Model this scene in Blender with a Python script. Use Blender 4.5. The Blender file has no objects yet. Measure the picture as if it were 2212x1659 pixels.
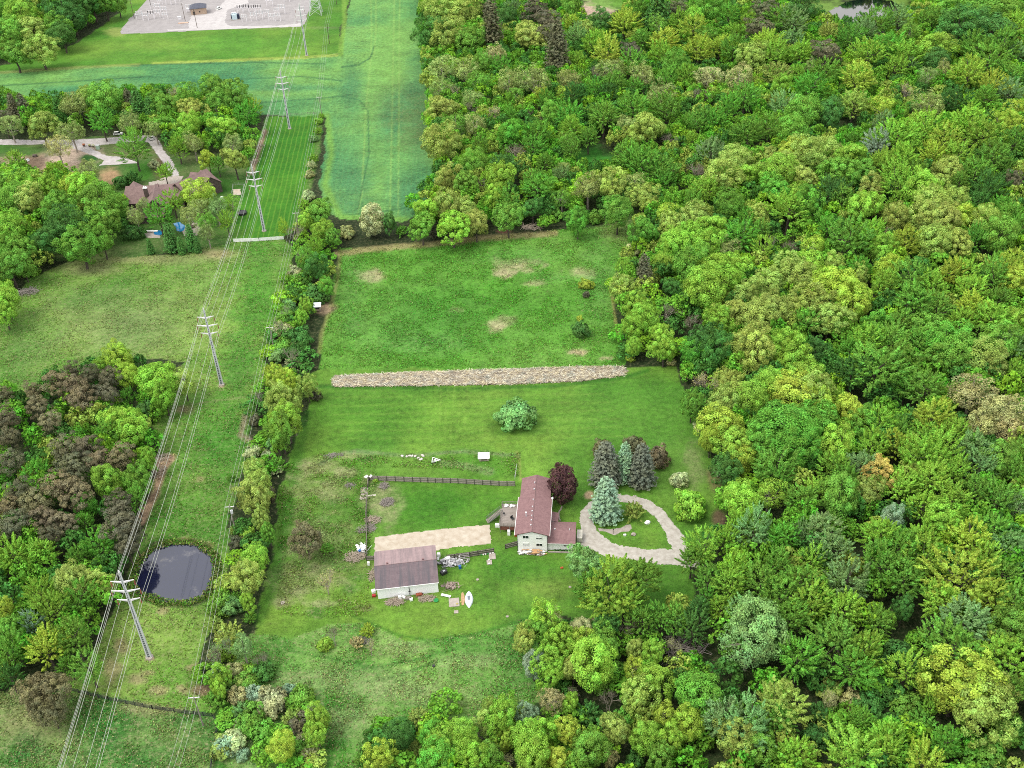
import bpy, math, random
import numpy as np
from mathutils import Vector, Matrix

# ------------------------------------------------------------ camera, sky, sun
scene = bpy.context.scene
COL = scene.collection
CAM_Z, FPX, PITCH, ROLL = 205.0, 2287.0, math.radians(35.65), math.radians(-2.58)
IW, IH = 2212.0, 1659.0
_f = np.array([0, math.cos(PITCH), -math.sin(PITCH)]); _r = np.array([1.0, 0, 0]); _u = np.cross(_r, _f)
_c, _s = math.cos(ROLL), math.sin(ROLL)
RT = _c*_r + _s*_u; UP = -_s*_r + _c*_u
cam_d = bpy.data.cameras.new('camera'); cam = bpy.data.objects.new('camera', cam_d); COL.objects.link(cam)
cam.matrix_world = Matrix(((RT[0], UP[0], -_f[0], 0), (RT[1], UP[1], -_f[1], 0), (RT[2], UP[2], -_f[2], CAM_Z), (0, 0, 0, 1)))
cam_d.sensor_fit = 'HORIZONTAL'; cam_d.sensor_width = 36; cam_d.lens = 36*FPX/IW
cam_d.clip_start = 1; cam_d.clip_end = 12000
scene.camera = cam
scene.view_settings.view_transform = 'Standard'; scene.view_settings.look = 'None'
scene.view_settings.gamma = 1; scene.view_settings.use_curve_mapping = False
scene.view_settings.exposure = 0.80
SUN_EL, SUN_AZ = math.radians(60), math.radians(-112)     # azimuth measured from +Y towards +X
w = bpy.data.worlds.new('World'); scene.world = w; w.use_nodes = True
nt = w.node_tree; nt.nodes.clear()
out = nt.nodes.new('ShaderNodeOutputWorld'); bg = nt.nodes.new('ShaderNodeBackground')
sky = nt.nodes.new('ShaderNodeTexSky'); sky.sky_type = 'NISHITA'; sky.sun_disc = False
sky.sun_elevation = SUN_EL; sky.sun_rotation = SUN_AZ
try: sky.air_density = 1.0; sky.dust_density = 2.0
except Exception: pass
tc = nt.nodes.new('ShaderNodeTexCoord'); cn = nt.nodes.new('ShaderNodeTexNoise'); cn.inputs['Scale'].default_value = 4.5
cn.inputs['Detail'].default_value = 6; cn.inputs['Distortion'].default_value = .4
cr = nt.nodes.new('ShaderNodeValToRGB'); cr.color_ramp.elements[0].position = .30; cr.color_ramp.elements[0].color = (.35, .35, .35, 1)
cr.color_ramp.elements[1].position = .62; cr.color_ramp.elements[1].color = (1, 1, 1, 1)
cc = nt.nodes.new('ShaderNodeMixRGB'); cc.inputs[2].default_value = (8.5, 8.3, 8.1, 1)
nt.links.new(tc.outputs['Generated'], cn.inputs['Vector']); nt.links.new(cn.outputs['Fac'], cr.inputs[0])
nt.links.new(cr.outputs[0], cc.inputs[0]); nt.links.new(sky.outputs[0], cc.inputs[1]); nt.links.new(cc.outputs[0], bg.inputs[0])
bg.inputs[1].default_value = 0.143; nt.links.new(bg.outputs[0], out.inputs[0])
sl = bpy.data.lights.new('sun', 'SUN'); sl.energy = 1.65; sl.angle = math.radians(26); sl.color = (1, .95, .84)
so = bpy.data.objects.new('sun', sl); COL.objects.link(so)
sd = Vector((math.sin(SUN_AZ)*math.cos(SUN_EL), math.cos(SUN_AZ)*math.cos(SUN_EL), math.sin(SUN_EL)))
so.rotation_euler = sd.to_track_quat('Z', 'Y').to_euler()
scene.cycles.filter_width = 1.0; scene.cycles.use_denoising = False
scene.cycles.max_bounces = 6; scene.cycles.diffuse_bounces = 3; scene.cycles.glossy_bounces = 2
scene.cycles.transmission_bounces = 3; scene.cycles.transparent_max_bounces = 6

# ------------------------------------------------------------ helpers
KC = 1.75
def lin(rgb, k=None):
    k = KC if k is None else k
    o = []
    for v in rgb:
        v /= 255.0
        o.append(min(.85, (v/12.92 if v <= .04045 else ((v+.055)/1.055)**2.4)/k))
    return tuple(o)
def P(u, v, h=0.0):
    """where the sight line through photo point (u, v) meets height h"""
    d = (u-IW/2)/FPX*RT - (v-IH/2)/FPX*UP + _f
    q = np.array([0, 0, CAM_Z]) + (h-CAM_Z)/d[2]*d
    return Vector((float(q[0]), float(q[1]), float(q[2])))
def to_px(x, y, z=0.0):
    dx, dy, dz = x, y, z-CAM_Z
    zz = dx*_f[0]+dy*_f[1]+dz*_f[2]
    return (IW/2+FPX*(dx*RT[0]+dy*RT[1]+dz*RT[2])/zz, IH/2-FPX*(dx*UP[0]+dy*UP[1]+dz*UP[2])/zz, zz)
def Zc(ox, oy, sc):
    return lambda x, y: ((ox+x/sc)*.72, (oy+y/sc)*.72)
z4 = Zc(1000, 1300, 3.016); z5 = Zc(1400, 1350, 4.1467); z6 = Zc(1700, 1300, 3.686); z8 = Zc(1050, 1600, 5.53)
zm = Zc(330, 450, 4.32); zn = Zc(512, 0, 4.32); zq = Zc(0, 0, 4.32); zl = Zc(0, 350, 4.32)

def tag(o, label=None, cat=None, group=None, kind=None):
    if label: o['label'] = label
    if cat: o['category'] = cat
    if group: o['group'] = group
    if kind: o['kind'] = kind
    return o
def empty(name, loc, rz=0.0, label=None, cat=None, group=None):
    o = bpy.data.objects.new(name, None); COL.objects.link(o); o.empty_display_size = .5
    o.location = loc; o.rotation_euler = (0, 0, rz)
    return tag(o, label, cat, group)

class MB:
    def __init__(s): s.v = []; s.f = []
    def add(s, vs, fs):
        n = len(s.v); s.v += [tuple(v) for v in vs]; s.f += [tuple(i+n for i in f) for f in fs]; return s
    def box(s, c, d, rz=0.0, rx=0.0, ry=0.0):
        m = Matrix.Rotation(rz, 3, 'Z') @ Matrix.Rotation(ry, 3, 'Y') @ Matrix.Rotation(rx, 3, 'X')
        vs = [Vector(c)+m @ Vector((sx*d[0]/2, sy*d[1]/2, sz*d[2]/2)) for sx in (-1, 1) for sy in (-1, 1) for sz in (-1, 1)]
        return s.add(vs, [(0, 1, 3, 2), (4, 6, 7, 5), (0, 4, 5, 1), (2, 3, 7, 6), (0, 2, 6, 4), (1, 5, 7, 3)])
    def span(s, x0, x1, y0, y1, z0, z1): return s.box(((x0+x1)/2, (y0+y1)/2, (z0+z1)/2), (abs(x1-x0), abs(y1-y0), abs(z1-z0)))
    def tube(s, a, b, r0, r1=None, n=6, cap=True):
        r1 = r0 if r1 is None else r1
        a = Vector(a); b = Vector(b); d = b-a
        if d.length < 1e-6: return s
        q = d.to_track_quat('Z', 'Y'); vs = []
        for p, r in ((a, r0), (b, r1)):
            for i in range(n):
                t = 2*math.pi*i/n; vs.append(p + q @ Vector((math.cos(t)*r, math.sin(t)*r, 0)))
        fs = [(i, (i+1) % n, n+(i+1) % n, n+i) for i in range(n)]
        if cap: fs += [tuple(range(n))[::-1], tuple(range(n, 2*n))]
        return s.add(vs, fs)
    def path(s, pts, rs, n=6):
        for i in range(len(pts)-1): s.tube(pts[i], pts[i+1], rs[i], rs[i+1], n)
        return s
    def prism(s, poly, z0, z1):
        n = len(poly); vs = [(x, y, z0) for x, y in poly]+[(x, y, z1) for x, y in poly]
        return s.add(vs, [tuple(range(n))[::-1], tuple(range(n, 2*n))]+[(i, (i+1) % n, n+(i+1) % n, n+i) for i in range(n)])
    def blob(s, c, r, seed=0, nu=10, nv=6, jit=.15):
        rg = random.Random(seed); vs = [(c[0], c[1], c[2]-r[2])]
        for j in range(1, nv):
            ph = math.pi*j/nv
            for i in range(nu):
                t = 2*math.pi*i/nu; k = 1+rg.uniform(-jit, jit)
                vs.append((c[0]+r[0]*k*math.sin(ph)*math.cos(t), c[1]+r[1]*k*math.sin(ph)*math.sin(t), c[2]-r[2]*k*math.cos(ph)))
        vs.append((c[0], c[1], c[2]+r[2])); fs = []
        for i in range(nu): fs.append((0, 1+(i+1) % nu, 1+i))
        for j in range(nv-2):
            for i in range(nu): a = 1+j*nu; fs.append((a+i, a+(i+1) % nu, a+nu+(i+1) % nu, a+nu+i))
        a = 1+(nv-2)*nu; t = len(vs)-1
        for i in range(nu): fs.append((a+i, a+(i+1) % nu, t))
        return s.add(vs, fs)
    def build(s, name, mat, parent=None, smooth=False):
        me = bpy.data.meshes.new(name); me.from_pydata(s.v, [], s.f); me.update()
        if smooth: me.polygons.foreach_set('use_smooth', [True]*len(me.polygons))
        me.materials.append(mat); o = bpy.data.objects.new(name, me); COL.objects.link(o)
        if parent: o.parent = parent
        return o
def np_mesh(name, V, Q, mats, attrs=None, smooth=False):
    """quads from numpy arrays"""
    me = bpy.data.meshes.new(name); nv, nq = len(V), len(Q)
    me.vertices.add(nv); me.vertices.foreach_set('co', np.asarray(V, dtype=np.float32).ravel())
    me.loops.add(nq*4); me.loops.foreach_set('vertex_index', np.asarray(Q, dtype=np.int32).ravel())
    me.polygons.add(nq); me.polygons.foreach_set('loop_start', np.arange(0, nq*4, 4, dtype=np.int32))
    if smooth: me.polygons.foreach_set('use_smooth', np.ones(nq, dtype=bool))
    for m in mats: me.materials.append(m)
    me.update(calc_edges=True)
    for k, (dom, arr) in (attrs or {}).items():
        if arr.ndim == 1:
            a = me.attributes.new(k, 'FLOAT', dom); a.data.foreach_set('value', arr.astype(np.float32))
        else:
            a = me.attributes.new(k, 'FLOAT_COLOR', dom)
            c = np.ones((len(arr), 4), dtype=np.float32); c[:, :3] = arr; a.data.foreach_set('color', c.ravel())
    return me
def obj(name, me, parent=None):
    o = bpy.data.objects.new(name, me); COL.objects.link(o)
    if parent: o.parent = parent
    return o

# value noise on the ground, for colour and edges
_rs = np.random.RandomState(5); _tab = _rs.rand(256, 256)
def vnoise(x, y, s):
    x = np.asarray(x)/s+1000; y = np.asarray(y)/s+1000
    xi = np.floor(x).astype(int); yi = np.floor(y).astype(int); fx = x-xi; fy = y-yi
    fx = fx*fx*(3-2*fx); fy = fy*fy*(3-2*fy); t = lambda a, b: _tab[a % 256, b % 256]
    return (t(xi, yi)*(1-fx)+t(xi+1, yi)*fx)*(1-fy)+(t(xi, yi+1)*(1-fx)+t(xi+1, yi+1)*fx)*fy
def fbm(x, y, s, o=4):
    v = 0; a = .5; t = 0
    for i in range(o): v = v+a*vnoise(np.asarray(x)+i*37, np.asarray(y)-i*91, s/2**i); t += a; a *= .55
    return v/t
def inpoly(x, y, poly):
    ins = np.zeros(np.shape(x), bool); n = len(poly)
    for i in range(n):
        x0, y0 = poly[i]; x1, y1 = poly[(i+1) % n]
        if y0 == y1: continue
        c = ((y0 > y) != (y1 > y)) & (x < (x1-x0)*(y-y0)/(y1-y0)+x0); ins ^= c
    return ins
def edge_dist(x, y, pts, closed=False):
    d = np.full(np.shape(x), 1e9); n = len(pts)
    for i in range(n if closed else n-1):
        ax, ay = pts[i]; bx, by = pts[(i+1) % n]; L = (bx-ax)**2+(by-ay)**2+1e-9
        t = np.clip(((x-ax)*(bx-ax)+(y-ay)*(by-ay))/L, 0, 1)
        d = np.minimum(d, np.hypot(x-ax-t*(bx-ax), y-ay-t*(by-ay)))
    return d
def wpoly(px): return [tuple(P(u, v)[:2]) for u, v in px]

# ------------------------------------------------------------ materials
MATS = {}
class N:
    def __init__(s, name):
        s.m = bpy.data.materials.new(name); s.m.use_nodes = True; s.t = s.m.node_tree
        s.b = s.t.nodes['Principled BSDF']; s.o = s.t.nodes['Material Output']
    def n(s, ty, **k):
        x = s.t.nodes.new(ty)
        for a, b in k.items():
            if hasattr(x, a) and not a.startswith('i_'): setattr(x, a, b)
        return x
    def L(s, a, b): s.t.links.new(a, b)
    def noise(s, scale, detail=3, vec=None, rough=.6):
        x = s.n('ShaderNodeTexNoise'); x.inputs['Scale'].default_value = scale; x.inputs['Detail'].default_value = detail
        x.inputs['Roughness'].default_value = rough
        if vec is None:
            if not hasattr(s, 'pos'):
                s.pos = s.n('ShaderNodeTexCoord').outputs['Object']
            vec = s.pos
        s.L(vec, x.inputs['Vector']); return x.outputs['Fac']
    def ramp(s, fac, stops):
        r = s.n('ShaderNodeValToRGB'); e = r.color_ramp.elements
        while len(e) < len(stops): e.new(.5)
        for i, (p, c) in enumerate(stops): e[i].position = p; e[i].color = tuple(c)+(1,) if len(c) == 3 else c
        s.L(fac, r.inputs[0]); return r.outputs[0]
    def mix(s, fac, a, b, mode='MIX'):
        x = s.n('ShaderNodeMixRGB', blend_type=mode)
        for v, i in ((fac, 0), (a, 1), (b, 2)):
            if isinstance(v, (int, float)): x.inputs[i].default_value = v
            elif isinstance(v, tuple): x.inputs[i].default_value = v+(1,) if len(v) == 3 else v
            else: s.L(v, x.inputs[i])
        return x.outputs[0]
    def math(s, op, a, b=None):
        x = s.n('ShaderNodeMath', operation=op)
        for v, i in ((a, 0), (b, 1)):
            if v is None: continue
            if isinstance(v, (int, float)): x.inputs[i].default_value = v
            else: s.L(v, x.inputs[i])
        return x.outputs[0]
    def bump(s, h, st=.4, d=.1):
        b = s.n('ShaderNodeBump'); b.inputs['Strength'].default_value = st; b.inputs['Distance'].default_value = d
        s.L(h, b.inputs['Height']); s.L(b.outputs[0], s.b.inputs['Normal'])
def simple(name, rgb, rgb2=None, scale=3.0, rough=.8, metal=0.0, bump=.2, stretch=None):
    key = (name, rgb, rgb2, scale, rough, metal); K_ = 1.1 if 'white' in name or 'siding' in name or 'pale' in name or 'gravel' in name else KC
    if key in MATS: return MATS[key]
    g = N(name); rgb2 = rgb2 or tuple(max(0, c*.82) for c in rgb)
    vec = None
    if stretch:
        mp = g.n('ShaderNodeMapping'); mp.inputs['Scale'].default_value = stretch
        g.L(g.n('ShaderNodeTexCoord').outputs['Object'], mp.inputs[0]); vec = mp.outputs[0]
    f = g.noise(scale, 5, vec)
    g.L(g.ramp(f, [(.32, lin(rgb2, K_)), (.68, lin(rgb, K_))]), g.b.inputs['Base Color'])
    g.b.inputs['Roughness'].default_value = rough; g.b.inputs['Metallic'].default_value = metal
    if bump: g.bump(f, bump, .03)
    MATS[key] = g.m; return g.m

# ------------------------------------------------------------ ground: one sheet, coloured by what grows or lies there, plus some tree shade
def steps(a, b, f):
    o = [a]
    while o[-1] < b: o.append(o[-1]+f(o[-1]))
    return o
ys = [-3000, -1500, -700, -300, -100, 0, 60, 90, 110] + steps(120, 900, lambda y: max(.55, .55+(y-150)*.0022)) + [950, 1050, 1300, 1900, 3000, 5500, 9000]
hx = steps(0, 470, lambda x: .62 if x < 120 else .62+(x-120)*.006)
xs = [-6000, -3000, -1500, -900, -650, -540] + [-v for v in hx[:0:-1]] + hx + [540, 650, 900, 1500, 3000, 6000]
xs = np.array(xs, float); ys = np.array(ys, float)
GX, GY = np.meshgrid(xs, ys); gx = GX.ravel(); gy = GY.ravel()
front = gy > 20
pu = np.full(gx.shape, -9e5); pv = np.full(gx.shape, 9e5)
a_, b_, _z = to_px(gx[front], gy[front], 0.0); pu[front] = a_; pv[front] = b_
wob = (fbm(gx, gy, 9)-.5)*5.0; wob2 = (fbm(gx+300, gy, 7)-.5)*5.0           # metres of edge wobble
scl = np.where(front, FPX/np.maximum(1, gy*_f[1]+CAM_Z*-_f[2]), 0)
qu = pu+wob*scl*.8; qv = pv+wob2*scl*.4
col = np.zeros((len(gx), 3)); tex = np.zeros((len(gx), 3)); zone = np.zeros(len(gx), int)
def lc(r, g, b): return np.array(lin((r, g, b)))
fl = fbm(gx, gy, 14)[:, None]
col[:] = lc(44, 62, 30)*(.6+.8*fl); tex[:] = (.25, .6, 0)
col[(gy > 760) | (np.abs(gx) > 330)] = lc(66, 96, 40)
ZN = ['ground', 'far_meadow', 'crop_field', 'mown_strip', 'pasture', 'hay_field', 'lawn', 'rough_meadow', 'paddock', 'estate_grounds']
def zone_set(i, poly, c1, c2, s, t, c3=None, s3=40):
    m = inpoly(qu, qv, poly)
    n = np.clip((fbm(gx+i*77, gy, s)-.30)/.40, 0, 1)[:, None]
    c = lc(*c1)*(1-n)+lc(*c2)*n
    if c3:
        n3 = np.clip((fbm(gx-i*31, gy+i*13, s3)-.45)/.25, 0, 1)[:, None]; c = c*(1-n3)+lc(*c3)*n3
    col[m] = c[m]; tex[m] = t; zone[m] = i
P_FAR = [(-40, 158), (0, 142), (90, 122), (160, 96), (215, 60), (262, 25), (300, -60), (770, -60), (735, 60), (733, 118), (650, 124), (300, 142), (0, 156)]
P_CROP = [(-300, 166), (0, 154), (300, 139), (560, 128), (660, 123), (733, 116), (744, 60), (770, -80), (915, -80), (912, 40), (906, 120), (925, 150), (930, 260), (940, 330), (945, 410), (905, 450), (880, 480), (730, 476), (700, 440), (690, 400), (700, 330), (703, 256), (560, 246), (470, 215), (380, 210), (-300, 250)]
P_STRIP = [(575, 252), (697, 249), (688, 330), (672, 390), (655, 450), (640, 490), (610, 516), (500, 524), (500, 470), (540, 360)]
P_PAST = [(-300, 900), (-60, 720), (10, 690), (60, 600), (160, 562), (260, 558), (400, 545), (480, 528), (500, 522), (615, 518), (640, 540), (610, 640), (590, 720), (575, 790), (560, 860), (540, 940), (525, 1020), (500, 1110), (500, 1200), (470, 1300), (440, 1400), (432, 1460), (470, 1560), (160, 1495), (120, 1500), (200, 1400), (260, 1300), (300, 1180), (345, 990), (330, 900), (400, 780), (250, 770), (100, 850), (-300, 1000)]
P_HAY = [(735, 540), (830, 533), (1000, 520), (1180, 500), (1330, 488), (1400, 470), (1345, 560), (1320, 620), (1330, 700), (1350, 770), (1352, 796), (1000, 804), (720, 812), (688, 800), (690, 730), (715, 660), (722, 600)]
P_LAWN = [(688, 798), (1352, 792), (1462, 790), (1490, 860), (1520, 960), (1560, 1040), (1578, 1095), (1500, 1230), (1495, 1330), (1330, 1345), (1170, 1328), (1000, 1374), (930, 1384), (870, 1382), (780, 1345), (700, 1350), (620, 1385), (545, 1370), (560, 1300), (590, 1200), (605, 1060), (630, 980), (670, 870), (640, 820)]
P_ROUGH = [(540, 1365), (620, 1380), (700, 1348), (780, 1345), (870, 1382), (930, 1384), (1000, 1374), (1170, 1328), (1180, 1420), (1200, 1500), (1100, 1560), (1000, 1600), (880, 1720), (470, 1760), (470, 1560), (480, 1450)]
P_PADD = [(-400, 1480), (120, 1500), (170, 1492), (460, 1545), (478, 1575), (455, 1680), (440, 2100), (-900, 2100)]
P_EST = [(-300, 290), (0, 305), (330, 290), (400, 330), (560, 330), (560, 370), (500, 520), (480, 530), (260, 560), (150, 565), (60, 560), (-300, 420)]
zone_set(1, P_FAR, (72, 138, 22), (112, 160, 40), 30, (.12, .35, 0), (84, 150, 28), 60)
zone_set(2, P_CROP, (90, 160, 84), (118, 178, 84), 26, (.10, .75, .25), (72, 146, 86), 70)
zone_set(9, P_EST, (70, 112, 45), (110, 125, 72), 16, (.3, .4, 0), (60, 120, 30), 30)
zone_set(3, P_STRIP, (52, 128, 14), (72, 142, 20), 25, (.03, .2, 1), None)
zone_set(4, P_PAST, (108, 162, 50), (130, 168, 66), 14, (.45, .55, 0), (74, 136, 34), 45)
zone_set(5, P_HAY, (96, 160, 46), (110, 168, 58), 12, (.08, .55, 0), (84, 154, 36), 45)
zone_set(6, P_LAWN, (92, 148, 34), (118, 162, 48), 16, (.08, .5, 0), (78, 140, 32), 38)
zone_set(7, P_ROUGH, (94, 160, 54), (128, 174, 80), 7, (.5, .6, 0), (70, 138, 40), 22)
zone_set(8, P_PADD, (78, 136, 48), (122, 156, 78), 8, (.7, .6, 0), (66, 130, 48), 20)

# patches of another growth or of bare earth, and some painted shade
def patch(u, v, ru, rv, c, amt=1.0, soft=.6, t=None, ragged=1.0, only=None):
    m = (np.abs(pu-u) < ru*2.2) & (np.abs(pv-v) < rv*2.2)
    if only is not None: m &= np.isin(zone, only)
    ii = np.nonzero(m)[0]
    if not len(ii): return
    d = np.hypot((pu[ii]-u)/ru, (pv[ii]-v)/rv)+(fbm(gx[ii]*1.0, gy[ii]*1.0, 4, 4)-.5)*1.1*ragged
    k = np.clip((1+soft/2-d)/soft, 0, 1)*amt; kk = k[:, None]
    col[ii] = col[ii]*(1-kk)+lc(*c)*kk
    if t is not None: tex[ii] = tex[ii]*(1-kk)+np.array(t)*kk
def stroke(pts, wpx, c, amt=1.0, soft=.7, t=None, only=None, ragged=.8, fx=1.0):
    us = [p[0] for p in pts]; vs = [p[1] for p in pts]
    m = (pu > min(us)-40) & (pu < max(us)+40) & (pv > min(vs)-40) & (pv < max(vs)+40)
    if only is not None: m &= np.isin(zone, only)
    ii = np.nonzero(m)[0]
    if not len(ii): return
    d = edge_dist(pu[ii], pv[ii]*fx, [(a, b*fx) for a, b in pts])/wpx+(fbm(gx[ii], gy[ii], 3, 3)-.5)*ragged
    k = np.clip((1+soft/2-d)/soft, 0, 1)*amt; kk = k[:, None]
    col[ii] = col[ii]*(1-kk)+lc(*c)*kk
    if t is not None: tex[ii] = tex[ii]*(1-kk)+np.array(t)*kk
# far meadow / crop field
stroke([(0, 157), (150, 147), (300, 140)], 3, (150, 165, 80), .7); stroke([(330, 137), (480, 131), (660, 124), (728, 119)], 3, (160, 185, 70), .8)
patch(470, 100, 160, 16, (98, 168, 40), .5, 1.2, only=[1]); patch(250, 70, 22, 9, (165, 180, 90), .7, .9, only=[1]); patch(330, 95, 90, 14, (125, 165, 50), .6, 1.2, only=[1])
patch(520, 60, 220, 3, (150, 150, 110), .3, 1)
for u, v, a, b in [(610, 170, 60, 14), (570, 200, 50, 8), (640, 155, 60, 8), (700, 215, 14, 6), (120, 175, 110, 8), (250, 155, 60, 10), (800, 200, 50, 60), (830, 155, 25, 10), (880, 160, 30, 12), (850, 90, 40, 60), (800, 360, 60, 90), (885, 300, 20, 60), (735, 150, 16, 12)]:
    patch(u, v, a, b, (118, 178, 74), .55, 1.3, only=[2], t=(.25, .3, 0))
for u, v, a, b in [(480, 175, 120, 14), (640, 190, 80, 7), (760, 190, 24, 50), (900, 230, 24, 110), (760, 400, 40, 60), (880, 420, 40, 40), (850, 250, 30, 40), (200, 200, 110, 9)]:
    patch(u, v, a, b, (48, 128, 88), .6, 1.2, only=[2])
for pts in [[(800, -20), (803, 60), (800, 140), (790, 240), (782, 420), (770, 470)], [(852, -20), (850, 80), (848, 200), (845, 330), (842, 470)], [(864, -20), (862, 110), (862, 250), (860, 470)], [(812, -20), (812, 60), (808, 120)]]:
    stroke(pts, 1.6, (140, 190, 90), .55, 1.2, only=[2])
for pts in [[(737, 145), (775, 140), (800, 125), (808, 100)], [(740, 210), (775, 215), (795, 240), (797, 330), (770, 460)], [(300, 185), (500, 172), (650, 165), (740, 175)], [(0, 185), (120, 178), (330, 165)], [(560, 222), (700, 212), (760, 205)], [(737, 465), (820, 458), (900, 445)], [(150, 140), (300, 140), (560, 135), (700, 138)]]:
    stroke(pts, 1.4, (40, 104, 64), .7, 1.0, only=[2])
stroke([(706, 250), (716, 330), (702, 400), (735, 470), (880, 476)], 7, (118, 176, 62), .8, 1.2, only=[2]); stroke([(925, 40), (935, 200), (950, 400)], 9, (120, 160, 60), .7, 1.2, only=[2])
stroke([(742, -40), (745, 40), (735, 118)], 5, (120, 170, 50), .8)
# mown strip edges, rubble line
stroke([(572, 285), (556, 330), (545, 372)], 5, (165, 140, 118), .95, .8, (.3, 1, 0)); stroke([(692, 252), (684, 330), (668, 400), (640, 480)], 6, (84, 128, 44), .9, .9, (.5, .6, 0))
# pasture
for u, v, a, b, c, k in [(260, 700, 150, 60, (142, 162, 98), .55), (300, 560, 200, 10, (165, 160, 112), .6), (190, 580, 60, 12, (160, 158, 110), .6), (430, 620, 60, 70, (110, 154, 64), .6), (60, 760, 60, 60, (96, 142, 62), .6), (470, 548, 40, 9, (176, 160, 120), .7), (200, 640, 110, 24, (96, 142, 56), .6)]:
    patch(u, v, a, b, c, k, 1.2, only=[4])
patch(560, 640, 50, 110, (66, 150, 28), .7, 1.0, only=[4], t=(.1, .8, 0)); patch(520, 800, 40, 90, (62, 142, 34), .6, 1.0, only=[4], t=(.15, .7, 0)); patch(480, 950, 60, 120, (64, 142, 32), .6, 1.0, only=[4], t=(.25, .6, 0))
stroke([(370, 990), (352, 1010), (338, 1060), (318, 1100), (305, 1125)], 9, (178, 150, 122), 1, .7, (.2, 1, 0)); patch(345, 1010, 13, 20, (186, 160, 130), 1, .6, (.2, 1, 0))
patch(395, 885, 20, 8, (150, 135, 105), .8, .9); stroke([(385, 880), (440, 870), (530, 858)], 2, (140, 140, 95), .5)
stroke([(340, 1178), (400, 1166), (455, 1180)], 6, (150, 140, 80), .7, 1.0); stroke([(530, 900), (520, 940), (538, 950)], 6, (170, 150, 130), .7, .9); patch(432, 1035, 14, 8, (168, 158, 110), .6)
for u, v, a, b in [(300, 1470, 20, 12), (318, 1455, 14, 6), (340, 1490, 22, 9), (395, 1490, 14, 9), (240, 1440, 18, 26), (260, 1395, 14, 18), (425, 1443, 24, 8), (350, 1320, 12, 8), (455, 1270, 8, 12)]:
    patch(u, v, a, b, (168, 160, 112), .8, .7, (.6, .6, 0), 1.6, only=[4])
patch(432, 1490, 26, 14, (148, 126, 100), .9, .8, (.3, .8, 0)); patch(323, 1424, 8, 5, (160, 140, 120), 1, .6); patch(478, 835, 8, 4, (190, 170, 145), 1, .6)
patch(20, 640, 26, 14, (110, 92, 74), .9, .8, (.2, .9, 0))
# hay field: thin spots, edges, darker lush areas
for u, v, a, b, k in [(1115, 573, 42, 13, .95), (1090, 590, 22, 12, .9), (803, 597, 26, 12, .75), (1075, 708, 16, 11, .9), (1086, 694, 22, 12, .5), (1244, 761, 24, 6, .95), (1262, 590, 36, 11, .6), (1150, 612, 26, 6, .5), (985, 670, 16, 6, .3), (1310, 775, 12, 4, .6)]:
    patch(u, v, a, b, (196, 184, 142), k, .8, (1, .9, 0), 1.9)
for u, v, a, b in [(1200, 600, 60, 10), (760, 600, 30, 40), (760, 700, 22, 30), (1110, 555, 80, 18), (1290, 600, 30, 90), (900, 740, 100, 22)]:
    patch(u, v, a, b, (92, 160, 62), .5, 1.2, (.45, .8, 0))
patch(1000, 560, 120, 30, (80, 154, 36), .5, 1.2, only=[5]); patch(1180, 690, 60, 40, (80, 154, 34), .5, 1.2, only=[5])
patch(900, 690, 160, 60, (78, 146, 50), .5, 1.3, only=[5])
stroke([(726, 548), (830, 536), (960, 526), (1040, 515), (1200, 505)], 6, (168, 158, 105), .85, .9, (.7, .6, 0)); stroke([(735, 545), (728, 610), (712, 670), (695, 720), (690, 760)], 4, (140, 150, 80), .7, 1, (.5, .6, 0))
stroke([(1322, 640), (1330, 700), (1338, 735)], 3, (160, 160, 90), .8, 1); patch(1340, 500, 40, 24, (134, 150, 84), .6, 1, (.8, .6, 0)); patch(700, 668, 22, 12, (168, 146, 118), .9, .8, (.3, .8, 0))
stroke([(692, 835), (1000, 840), (1200, 834), (1352, 814), (1400, 800)], 4, (40, 112, 20), .7, 1.2)
# lawn
for u, v, a, b, c, k in [(870, 900, 160, 40, (84, 146, 24), .5), (1200, 900, 260, 40, (100, 156, 42), .5), (1130, 925, 60, 16, (56, 118, 30), .5), (940, 1090, 130, 45, (58, 128, 14), .8), (850, 1000, 90, 24, (112, 162, 56), .5), (1050, 1000, 90, 30, (66, 140, 26), .5), (1150, 1010, 40, 20, (122, 172, 50), .6), (1165, 1270, 60, 26, (128, 158, 60), .65), (1040, 1300, 100, 30, (86, 148, 34), .5), (1090, 1230, 130, 26, (58, 130, 18), .5), (700, 1150, 90, 110, (92, 134, 54), .6), (1420, 1290, 80, 50, (46, 108, 14), .6), (1320, 1075, 60, 30, (60, 132, 20), .6), (1480, 1000, 60, 60, (80, 136, 50), .4)]:  # small dark patch below the lone round tree: its soft shadow, painted in
    patch(u, v, a, b, c, k, 1.3, only=[6])
for u, v, a, b, k in [(690, 1010, 46, 20, .7), (715, 1060, 30, 22, .6), (650, 1050, 30, 40, .4), (690, 1195, 60, 70, .35), (640, 1250, 60, 40, .4), (760, 985, 30, 8, .6), (840, 1080, 24, 40, .6), (815, 1080, 30, 20, .5), (613, 1302, 14, 10, .8), (1500, 1010, 18, 50, .4)]:
    patch(u, v, a, b, (150, 158, 104), k, .9, (.9, .7, 0), 1.8, only=[6])
stroke([(690, 1005), (730, 980), (770, 975), (880, 985), (1000, 975), (1120, 985)], 4, (110, 140, 90), .6, 1, (.8, .8, 0)); stroke([(955, 1002), (1010, 1008), (1060, 1020)], 7, (128, 158, 96), .6, 1, (.6, .8, 0))
stroke([(1115, 975), (1122, 1000), (1125, 1035)], 3, (150, 160, 80), .6); stroke([(560, 1340), (590, 1260), (618, 1130), (640, 1000), (660, 900)], 12, (60, 130, 24), .55, 1)  # last stroke: shade of the hedgerow trees painted into the lawn colour
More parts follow.
